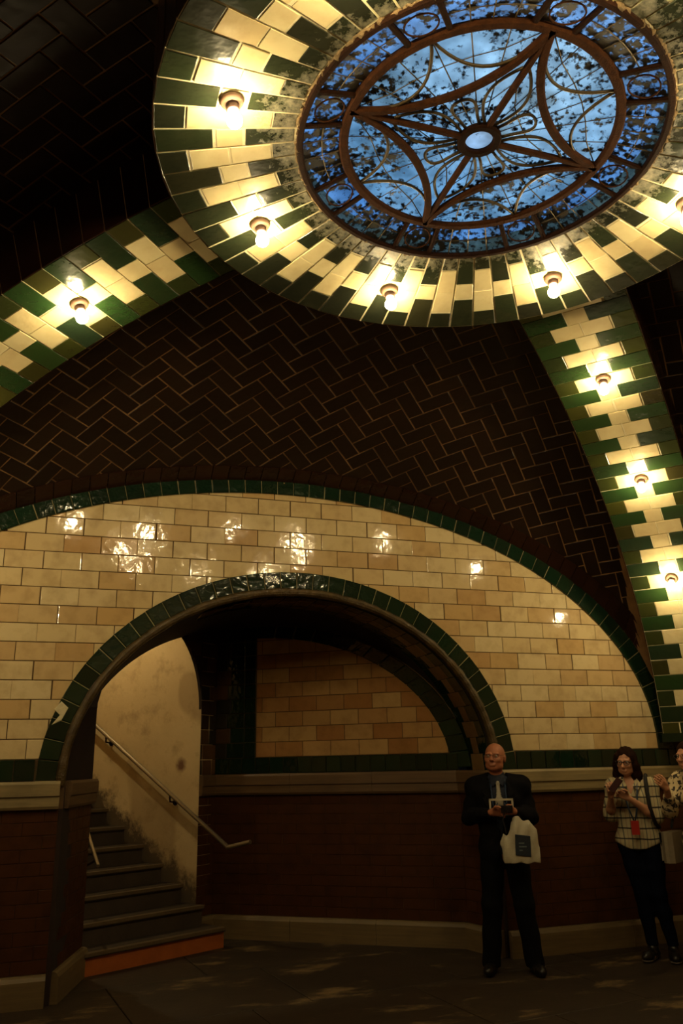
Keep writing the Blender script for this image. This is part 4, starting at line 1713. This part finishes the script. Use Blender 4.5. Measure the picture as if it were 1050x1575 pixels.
def print_mat():
    m, t, b = newmat('scrawled_print_blouse')
    n1 = noise(t, 26.0, 2.0, .5)
    k = ramp(t, n1, .50, .56)
    c = mixc(t, k, (.55, .44, .25), (.030, .022, .016))
    t.links.new(c, b.inputs['Base Color'])
    b.inputs['Roughness'].default_value = .9
    return m
M['print_blouse'] = print_mat()

def sheet(pts_front, thick, n):
    """flat outline in 3D given thickness along n"""
    n = Vector(n).normalized() * thick
    V = [tuple(p) for p in pts_front] + [tuple(Vector(p) + n) for p in pts_front]
    k = len(pts_front)
    F = [tuple(range(k)), tuple(range(2 * k - 1, k - 1, -1))] + [((i + 1) % k, i, k + i, k + (i + 1) % k) for i in range(k)]
    return V, F
def rbox(cx, cy_, cz, w, d, h, R=None, b=.2):
    """box with chamfered vertical edges, centred"""
    c = min(w, d) * b
    o = [(-w / 2 + c, -d / 2), (w / 2 - c, -d / 2), (w / 2, -d / 2 + c), (w / 2, d / 2 - c), (w / 2 - c, d / 2), (-w / 2 + c, d / 2), (-w / 2, d / 2 - c), (-w / 2, -d / 2 + c)]
    V = [(x, y, z) for z in (-h / 2, h / 2) for x, y in o]
    if R is not None:
        V = [tuple(np.array(R) @ np.array(p)) for p in V]
    V = [(p[0] + cx, p[1] + cy_, p[2] + cz) for p in V]
    F = [tuple(range(7, -1, -1)), tuple(range(8, 16))] + [(i, (i + 1) % 8, 8 + (i + 1) % 8, 8 + i) for i in range(8)]
    return V, F
def glasses(root, T, R, mat, w=.026, hgt=.017, r=.0028):
    parts = []
    for q in (1, -1):
        pts = [T((q * .033 + w * math.cos(a) * (1 if abs(math.cos(a)) < .75 else .95), -.104 + .004 * abs(math.cos(a)), .006 + hgt * math.sin(a))) for a in np.linspace(0, 2 * pi, 17)[:-1]]
        parts.append(tube(pts, r, 6, True))
        parts.append(tube([T((q * .060, -.100, .011)), T((q * .077, -.05, .012)), T((q * .080, .012, .006))], r, 6))
    parts.append(tube([T((-.008, -.106, .011)), T((0, -.110, .013)), T((.008, -.106, .011))], r, 6))
    return place(root, 'glasses', mesh('glasses', *merge(parts), True), mat)
def eyes(root, T):
    for q in (1, -1):
        V, F = lathe([(.001, -.0115), (.008, -.008), (.0115, 0), (.008, .008), (.001, .0115)], 12)
        c = T((q * .031, -.078, .008))
        e = place(root, 'eye', mesh('eye', [tuple(np.array(v) + c) for v in V], F, True), 'eye_white')
        c2 = T((q * .031, -.0895, .008))
        V, F = lathe([(.001, -.004), (.0045, -.002), (.0045, .002), (.001, .004)], 10)
        place(e, 'iris', mesh('iris', [tuple(np.array(v) + c2) for v in V], F, True), 'iris')
def shoes(root, J, mat, toe, sole=None, L=.27):
    for q in ('L', 'R'):
        an = np.array(J['an' + q])
        d = np.array(toe[q]); d = d / np.linalg.norm(d)
        s = Solid(an + (-.25, -.30, -.12), an + (.25, .25, .12), .006)
        b0 = np.array((an[0], an[1], .040))
        s.chain([b0 - d * .045, b0 + d * .06, b0 + d * .15, b0 + d * .185], [.040, .043, .044, .032], .02)
        s.cap(b0, np.array((an[0], an[1], an[2] + .0)), .042, .044, .02)
        s.half((0, 0, -1), -.004)
        s.half((0, 0, 1), an[2] + .02)
        sh_ = place(root, 'shoe', s.mesh('shoe'), mat)
        if sole:
            s = Solid(an + (-.25, -.30, -.12), an + (.25, .25, .12), .006)
            s.chain([b0 - d * .045, b0 + d * .06, b0 + d * .15, b0 + d * .187], [.043, .046, .047, .036], .02)
            s.half((0, 0, -1), -.001)
            s.half((0, 0, 1), .022)
            place(sh_, 'sole', s.mesh('sole'), sole)

def at_root(root, o):
    """a held thing: built in the person's frame, then stood free in the room"""
    o.matrix_world = root.matrix_world.copy()
    return o

# ---- the man -------------------------------------------------------
man = empty('person', (1.73, 3.48, 0), -.46)
man.scale = (.945, .945, .945)
tag(man, 'balding man with glasses in black suit, pale tie, holding a camera and white bag', 'person')
bpy.context.view_layer.update()
J = dict(pelvis=(.0, .0, .98), waist=(-.005, .0, 1.14), chest=(-.01, .01, 1.36), neck=(-.015, .015, 1.545), head=(-.02, -.015, 1.715),
         shL=(.185, .02, 1.475), shR=(-.205, .02, 1.475), elL=(.262, .03, 1.215), elR=(-.285, .03, 1.215), wrL=(.105, -.235, 1.275), wrR=(-.090, -.240, 1.270),
         hipL=(.095, 0, .95), hipR=(-.095, 0, .95), knL=(.135, -.02, .52), knR=(-.130, -.02, .52), anL=(.190, .01, .095), anR=(-.165, .01, .095))
Rh = rotm(-.30, -.10, .02)
lo, hi = np.array((-.48, -.46, -.01)), np.array((.48, .26, 1.90))
s = Solid(lo, hi, .0065)
torso(s, J, 0, False, 1.05)
arms(s, J)
legs(s, J)
s.cap(J['neck'], np.array(J['head']) + (0, .01, -.06), .062, .058, .02)
Tm = add_head(s, J['head'], Rh, 1.06, False, 1.10)
for q in ('L', 'R'):
    an = np.array(J['an' + q])
    s.chain([an, (an[0], an[1] - .02, .045), (an[0] + (.03 if q == 'L' else -.03), an[1] - .10, .035)], [.034, .032, .022], .02)
add_hand(s, J['wrR'], (.75, -.28, .05), (.2, -.5, .85), (1.0, 1), 1.02)
add_hand(s, J['wrL'], (-.72, -.28, .12), (-.2, -.5, .85), (1.0, -1), 1.02)
place(man, 'body', s.mesh('man_body'), 'skin_man')
# shirt
s = Solid((-.34, -.26, .92), (.34, .24, 1.62), .008)
torso(s, J, .012, False, 1.05)
s.cap(np.array(J['neck']) + (0, 0, -.03), np.array(J['neck']) + (0, .002, .028), .072, .066, .02)
place(man, 'shirt', s.mesh('man_shirt'), 'shirt_navy')
# jacket, open in a V at the chest
s = Solid((-.50, -.36, .72), (.50, .28, 1.62), .008)
torso(s, J, .030, False, 1.07)
pe = np.array(J['pelvis'])
s.cap(pe + (-.05, .0, -.10), pe + (.05, .0, -.10), .148, .148, .05, .85)
arms(s, J, .017, .90)
s.half((0, 0, -1), -.80)
def carve_front(F, X, Y, Z):
    half_w = np.where(Z > 1.12, .012 + (Z - 1.12) * .17, np.where(Z > 1.02, .010, .010 + (1.02 - Z) * .22))
    neckhole = np.sqrt((X + .012) ** 2 + (Y - .015) ** 2) - .078
    w = np.maximum(np.abs(X + .012) - half_w, Y + .02)
    F = np.maximum(F, -np.where(Z > .70, w, 1))
    return np.maximum(F, -np.where(Z > 1.50, neckhole, 1))
s.carve(carve_front)
rr_ = lambda X, Y, Z: .004 * np.sin(38 * Z + 9 * X + 5 * np.sin(11 * Y))
s.carve(lambda F, X, Y, Z: F + rr_(X, Y, Z))
jk = place(man, 'jacket', s.mesh('man_jacket'), 'jacket')
for q in (1, -1):           # lapels and collar
    ex = -.012
    pts = [(ex + q * .075, -.085, 1.545), (ex + q * .135, -.108, 1.43), (ex + q * .118, -.135, 1.405), (ex + q * .140, -.140, 1.385), (ex + q * .03, -.178, 1.15), (ex + q * .012, -.175, 1.13), (ex + q * .080, -.150, 1.40)]
    pts = pts if q > 0 else pts[::-1]
    place(jk, 'lapel', sheet(pts, .012, (0, -1, 0)), 'jacket')
# trousers
s = Solid((-.34, -.24, .03), (.36, .24, 1.06), .009)
pel = np.array(J['pelvis'])
s.cap(pel + (-.07, 0, 0), pel + (.07, 0, 0), .120, .120, .03, .95)
for q in ('L', 'R'):
    hp_, kn, an = (np.array(J[a + q], float) for a in ('hip', 'kn', 'an'))
    s.chain([hp_, kn, (an[0], an[1], .075)], [.112, .084, .078], .03)
s.half((0, 0, -1), -.045)
s.carve(lambda F, X, Y, Z: F + .0035 * np.sin(26 * Z + 14 * X))
place(man, 'trousers', s.mesh('man_trousers'), 'trousers')
shoes(man, J, 'shoe', {'L': (.22, -1, 0), 'R': (-.20, -1, 0)})
# tie
s = Solid((-.10, -.30, 1.02), (.10, -.04, 1.56), .006)
nk = np.array((-.013, -.0, 0))
s.ell((-.013, -.098, 1.500), (.020, .016, .022), .006)
s.chain([(-.013, -.112, 1.485), (-.012, -.150, 1.36), (-.012, -.160, 1.29), (-.012, -.158, 1.25)], [.018, .026, .032, .026], .01, .22)
place(man, 'tie', s.mesh('man_tie'), 'tie')
for q in (1, -1):
    pts = [(-.014 + q * .012, -.104, 1.515), (-.014 + q * .058, -.066, 1.560), (-.014 + q * .066, -.080, 1.505), (-.014 + q * .04, -.112, 1.475)]
    place(man, 'collar', sheet(pts if q > 0 else pts[::-1], .008, (0, -1, 0)), 'shirt_navy')
# hair: a low fringe round the sides and back
s = Solid(np.array(J['head']) - .16, np.array(J['head']) + .17, .0055)
def Eh(p, r, k, cut=False): s.ell(Tm(p), np.array(r) * (1.166, 1.06, 1.06), k, Rh, cut)
Eh((0, .028, .008), (.080, .090, .082), 0)
Eh((0, -.012, .068), (.070, .110, .072), .006, True)
Eh((0, -.085, .0), (.080, .085, .16), .006, True)
Eh((0, .02, -.105), (.10, .10, .06), .006, True)
place(man, 'hair', s.mesh('man_hair'), 'hair_man')
glasses(man, Tm, Rh, 'frame_metal', .024, .015, .0016)
eyes(man, Tm)
# blue lanyard and the white-framed badge sleeve
ly = [tube([(q * .060 - .013, -.062, 1.530), (q * .062 - .013, -.130, 1.42), (q * .058 - .006, -.182, 1.27), (q * .03, -.200, 1.345)], [.006] * 4, 6) for q in (1, -1)]
ld = place(man, 'lanyard', mesh('lanyard', *merge(ly), True), 'lanyard_blue')
bw_, bh_, bz, by_ = .205, .135, 1.312, -.210
fr_ = [box(-bw_ / 2, bw_ / 2, by_ - .006, by_, bz + bh_ / 2 - .016, bz + bh_ / 2), box(-bw_ / 2, -bw_ / 2 + .016, by_ - .006, by_, bz - bh_ / 2, bz + bh_ / 2),
       box(bw_ / 2 - .016, bw_ / 2, by_ - .006, by_, bz - bh_ / 2, bz + bh_ / 2), box(-bw_ / 2, bw_ / 2, by_ - .006, by_, bz - bh_ / 2, bz - bh_ / 2 + .016)]
bd = obj('badge_holder', merge(fr_), 'white_plastic')
tag(bd, 'white rectangular frame of a badge hanging on the bald man chest', 'badge')
at_root(man, bd)
cmr = obj('compact_camera', merge([rbox(.038, -.335, 1.300, .098, .034, .062, None, .2)]), 'black_plastic')
tag(cmr, 'small black camera held in both hands by the man in the suit', 'camera')
lens_ = obj('lens', tube([(.048, -.352, 1.300), (.048, -.366, 1.300), (.048, -.380, 1.300)], [.025, .024, .021], 16), 'black_plastic', cmr)
lens_['label'] = 'round black lens barrel'
at_root(man, cmr)
wst_strap = obj('wrist_strap', tube([(.012, -.335, 1.270), (.000, -.345, 1.21), (.012, -.340, 1.16), (.018, -.335, 1.11)], .006, 6), 'strap', cmr)
# white carrier bag hanging from his left hand
bag = empty('carrier_bag', (0, 0, 0))
tag(bag, 'white plastic carrier bag with a dark printed square, hung from the suited man hand', 'bag')
s = Solid((-.08, -.42, .70), (.32, -.12, 1.22), .006)
s.cap((.125, -.28, 1.155), (.165, -.27, 1.05), .020, .075, .03, .45)
s.cap((.165, -.27, 1.05), (.170, -.275, .84), .075, .110, .05, .32)
s.cap((.120, -.275, 1.00), (.115, -.28, .83), .05, .070, .05, .36)
s.cap((.225, -.275, 1.00), (.245, -.28, .83), .045, .050, .05, .36)
s.cap((.02, -.29, .93), (.035, -.29, .85), .05, .06, .05, .30)
s.half((0, 0, -1), -.785)
s.carve(lambda F, X, Y, Z: F + .004 * np.sin(40 * X + 12 * Z) + .003 * np.sin(60 * X - 25 * Z))
obj('bag_body', s.mesh('bag_body'), 'white_plastic', bag)
pr = obj('printed_panel', tile([(.092, .855), (.232, .840), (.236, 1.015), (.100, 1.030)], lambda u, v, h: (u, -.332 - h + (v - .93) * -.05, v), .006, .002, 0, 0), 'navy_print', bag)
for i, zz in enumerate((.985, .955, .925, .895)):
    obj('print_line', box(.128, .128 + (.075, .05, .068, .03)[i], -.3400, -.3375 + 0, zz - .005, zz + .005), 'print_grey', pr)
at_root(man, bag)
bag.matrix_world = man.matrix_world @ Matrix.Translation((.0, -.035, .155)) @ Matrix.Diagonal((.90, .9, .92, 1))

# ---- the woman in the plaid shirt ----------------------------------
wom = empty('person', (3.06, 3.40, 0), -.72)
tag(wom, 'woman in plaid shirt and dark jeans with brown hair, looking at her phone', 'person')
bpy.context.view_layer.update()
J = dict(pelvis=(-.055, .05, .93), waist=(-.060, .04, 1.08), chest=(-.065, .03, 1.27), neck=(-.070, .02, 1.425), head=(-.085, -.035, 1.565),
         shL=(.070, .04, 1.360), shR=(-.205, .02, 1.360), elL=(.112, -.02, 1.105), elR=(-.265, -.01, 1.12), wrL=(-.080, -.225, 1.270), wrR=(-.225, -.215, 1.285),
         hipL=(.035, .05, .90), hipR=(-.145, .05, .90), knL=(.050, .015, .49), knR=(-.080, .02, .49), anL=(.115, .02, .090), anR=(-.045, .01, .090))
Rw = rotm(-.20, .14, .05)
s = Solid((-.48, -.44, -.01), (.36, .28, 1.76), .0065)
torso(s, J, 0, True, .88)
arms(s, J, -.006)
legs(s, J, -.006, None, .03, .95)
s.cap(J['neck'], np.array(J['head']) + (0, .015, -.06), .048, .046, .02)
Tw = add_head(s, J['head'], Rw, .98, True)
for q in ('L', 'R'):
    an = np.array(J['an' + q])
    s.chain([an, (an[0], an[1] - .02, .045), (an[0], an[1] - .09, .035)], [.030, .030, .022], .02)
add_hand(s, J['wrL'], (-.60, -.35, .35), (-.1, -.45, .9), (.75, -1), .92)
add_hand(s, J['wrR'], (.10, -.55, .55), (.8, .0, .5), (.8, 1), .92)
place(wom, 'body', s.mesh('woman_body'), 'skin_woman')
s = Solid((-.44, -.30, .80), (.30, .30, 1.50), .008)
torso(s, J, .016, True, .88)
pe = np.array(J['pelvis'])
s.cap(pe + (-.05, 0, -.02), pe + (.05, 0, -.02), .140, .140, .05, .86)
s.cap(pe + (0, 0, .10), np.array(J['chest']) + (0, 0, -.05), .136, .136, .06, .80)
arms(s, J, .022, 0.0)
for q in ('L', 'R'):
    s.cap(J['sh' + q], np.array(J['el' + q]) * .80 + np.array(J['sh' + q]) * .20, .058, .054, .03)
def hem(F, X, Y, Z):
    z0 = .845 + .055 * np.clip(np.abs(X + .055) / .17, 0, 1) ** 2
    F = np.maximum(F, z0 - Z)
    F = np.maximum(F, -np.where(Z > 1.36, np.sqrt((X + .07) ** 2 + (Y - .00) ** 2) - (.058 + .10 * np.clip(Z - 1.40, 0, 1)), 1))
    v = np.maximum(np.abs(X + .07) - .35 * np.clip(Z - 1.29, 0, 1), Y + .02)
    F = np.maximum(F, -np.where(Z > 1.29, v, 1))
    # sleeves end above the elbow
    return F + .004 * np.sin(30 * Z + 16 * X)
s.carve(hem)
sh = place(wom, 'shirt', s.mesh('woman_shirt'), 'plaid')
for q in (1, -1):
    pts = [(-.07 + q * .022, -.105, 1.365), (-.07 + q * .060, -.055, 1.425), (-.07 + q * .095, -.075, 1.380), (-.07 + q * .065, -.118, 1.330)]
    place(sh, 'collar', sheet(pts if q > 0 else pts[::-1], .008, (0, -1, 0)), 'plaid')
s = Solid((-.34, -.24, .05), (.26, .28, 1.00), .008)
s.cap(pe + (-.06, 0, 0), pe + (.06, 0, 0), .108, .108, .03, .95)
for q in ('L', 'R'):
    hp_, kn, an = (np.array(J[a + q], float) for a in ('hip', 'kn', 'an'))
    s.chain([hp_, hp_ * .5 + kn * .5, kn], [.100, .082, .062], .03)
    s.chain([kn, kn * .65 + an * .35 + (0, .012, 0), (an[0], an[1], .115)], [.062, .060, .046], .03)
s.half((0, 0, -1), -.105)
s.carve(lambda F, X, Y, Z: F + .002 * np.sin(45 * Z + 14 * X))
place(wom, 'jeans', s.mesh('woman_jeans'), 'jeans')
shoes(wom, J, 'shoe', {'L': (.10, -1, 0), 'R': (-.28, -1, 0)}, 'sneaker_sole')
# hair to the shoulders, parted, framing the face
s = Solid(np.array(J['head']) + (-.20, -.20, -.32), np.array(J['head']) + (.20, .22, .18), .0055)
def Eh(p, r, k, cut=False): s.ell(Tw(p), np.array(r), k, Rw, cut)
Eh((0, .020, .035), (.086, .102, .096), 0)
for q in (1, -1):
    s.chain([Tw((q * .066, -.025, .050)), Tw((q * .086, -.010, -.03)), Tw((q * .092, .005, -.11)), Tw((q * .090, .000, -.22)), Tw((q * .076, -.01, -.325))], [.028, .030, .034, .034, .020], .03)
s.chain([Tw((0, .085, .0)), Tw((0, .085, -.10)), Tw((0, .075, -.24))], [.080, .088, .075], .04)
Eh((.008, -.095, -.030), (.072, .095, .104), .010, True)
s.carve(lambda F, X, Y, Z: F + .0028 * np.sin(150 * (X + .5 * Y) + 14 * Z))
place(wom, 'hair', s.mesh('woman_hair'), 'hair_woman')
glasses(wom, Tw, Rw, 'frame_dark', .027, .018, .0034)
eyes(wom, Tw)
ly = [tube([(-.07 + q * .062, -.045, 1.435), (-.068 + q * .056, -.125, 1.33), (-.062 + q * .038, -.165, 1.20), (-.058 + q * .006, -.166, 1.085)], .0065, 6) for q in (1, -1)]
place(wom, 'lanyard', mesh('lanyard', *merge(ly), True), 'lanyard_blue')
cd = obj('badge', rbox(-.058, -.172, 1.03, .066, .008, .112, None, .3), 'red_card')
tag(cd, 'red badge card hanging on the plaid shirt woman lanyard', 'badge')
at_root(wom, cd)
place(wom, 'backpack_strap', mesh('backpack_strap', *tube([(.055, .15, 1.33), (.060, .05, 1.452), (.062, -.05, 1.425), (.066, -.115, 1.33), (.075, -.135, 1.20), (.10, -.08, 1.06), (.12, .08, 1.02)], .016, 8), True), 'strap')
s = Solid((-.28, .08, .92), (.22, .36, 1.44), .009)
s.cap((-.05, .225, 1.05), (-.05, .215, 1.30), .13, .115, .03, .60)
s.cap((-.05, .265, 1.03), (-.05, .26, 1.15), .095, .09, .04, .55)
bp_ = place(wom, 'backpack', s.mesh('backpack'), 'strap')
Rp = rotm(-.30, -.55, 0)
ph = obj('smartphone', rbox(-.165, -.330, 1.380, .066, .011, .128, Rp @ rotm(0, 0, .5), .3), 'red_case')
tag(ph, 'dark red cased phone held up by the woman in the plaid shirt', 'phone')
at_root(wom, ph)

# ---- the third person, mostly beyond the right edge -----------------
oth = empty('person', (3.40, 3.06, 0), -1.05)
tag(oth, 'person in patterned blouse gesturing with raised hand, cut off by right edge', 'person')
bpy.context.view_layer.update()
J = dict(pelvis=(0, .03, .95), waist=(0, .03, 1.10), chest=(0, .02, 1.29), neck=(-.01, -.01, 1.45), head=(-.03, -.09, 1.60),
         shL=(.165, .02, 1.39), shR=(-.165, .02, 1.39), elL=(.215, .04, 1.10), elR=(-.225, -.10, 1.17), wrL=(.20, -.10, .90), wrR=(-.150, -.315, 1.345),
         hipL=(.085, .02, .92), hipR=(-.085, .02, .92), knL=(.095, -.01, .50), knR=(-.095, -.01, .50), anL=(.11, .02, .09), anR=(-.11, .02, .09))
Ro = rotm(-.25, .05, 0)
s = Solid((-.42, -.58, -.01), (.40, .28, 1.80), .0075)
torso(s, J, 0, True, .92)
arms(s, J, -.005)
legs(s, J, -.004)
s.cap(J['neck'], np.array(J['head']) + (0, .015, -.06), .048, .046, .02)
To = add_head(s, J['head'], Ro, .98, True)
for q in ('L', 'R'):
    an = np.array(J['an' + q])
    s.chain([an, (an[0], an[1] - .02, .045), (an[0], an[1] - .09, .035)], [.030, .030, .022], .02)
add_hand(s, J['wrR'], (-.15, -.75, .55), (.3, .35, .85), (.35, 1), .95)
add_hand(s, J['wrL'], (0, -.25, -.95), (-.2, -.9, .2), (.7, -1), .95)
place(oth, 'body', s.mesh('other_body'), 'skin_woman')
s = Solid((-.40, -.32, .76), (.40, .30, 1.52), .009)
torso(s, J, .024, True, .95)
pe = np.array(J['pelvis'])
s.cap(pe + (-.05, 0, -.05), pe + (.05, 0, -.05), .145, .145, .05, .86)
arms(s, J, .022, .55)
s.half((0, 0, -1), -.82)
s.carve(lambda F, X, Y, Z: np.maximum(F + .004 * np.sin(30 * Z + 16 * X), -np.where(Z > 1.38, np.sqrt(X ** 2 + (Y - .0) ** 2) - .07, 1)))
place(oth, 'blouse', s.mesh('other_blouse'), 'print_blouse')
s = Solid((-.30, -.24, .05), (.30, .28, 1.02), .009)
s.cap(pe + (-.06, 0, 0), pe + (.06, 0, 0), .112, .112, .03, .95)
legs(s, J, .012)
s.half((0, 0, -1), -.10)
place(oth, 'trousers', s.mesh('other_trousers'), 'trousers')
shoes(oth, J, 'shoe', {'L': (.15, -1, 0), 'R': (-.15, -1, 0)}, 'sneaker_sole')
s = Solid(np.array(J['head']) + (-.18, -.18, -.24), np.array(J['head']) + (.18, .20, .18), .006)
s.ell(To((0, .022, .035)), (.085, .102, .095), 0, Ro)
s.chain([To((0, .08, .0)), To((0, .075, -.12))], [.075, .07], .04)
s.ell(To((0, -.09, -.035)), (.060, .072, .10), .012, Ro, True)
place(oth, 'hair', s.mesh('other_hair'), 'hair_woman')
glasses(oth, To, Ro, 'frame_metal', .026, .017, .002)
eyes(oth, To)
# pale canvas bag on her right hip, seen between the two women
bg = empty('shoulder_bag', (0, 0, 0))
tag(bg, 'pale canvas shoulder bag with dark flap between the two women', 'bag')
obj('bag_body', merge([rbox(-.245, -.09, .875, .095, .30, .24, None, .35), rbox(-.300, -.09, .84, .03, .22, .14, None, .3)]), 'bag_canvas', bg)
obj('flap', tile([(-.22, .90), (.04, .86), (.045, .985), (-.225, .99)], lambda u, v, h: (-.294 - h, u, v), .012, .004, 0, 0), 'strap', bg)
obj('strap', tube([(-.235, -.10, 1.02), (-.200, -.08, 1.20), (-.115, -.04, 1.45), (-.06, .06, 1.475), (.05, .16, 1.30)], .012, 8), 'strap', bg)
at_root(oth, bg)
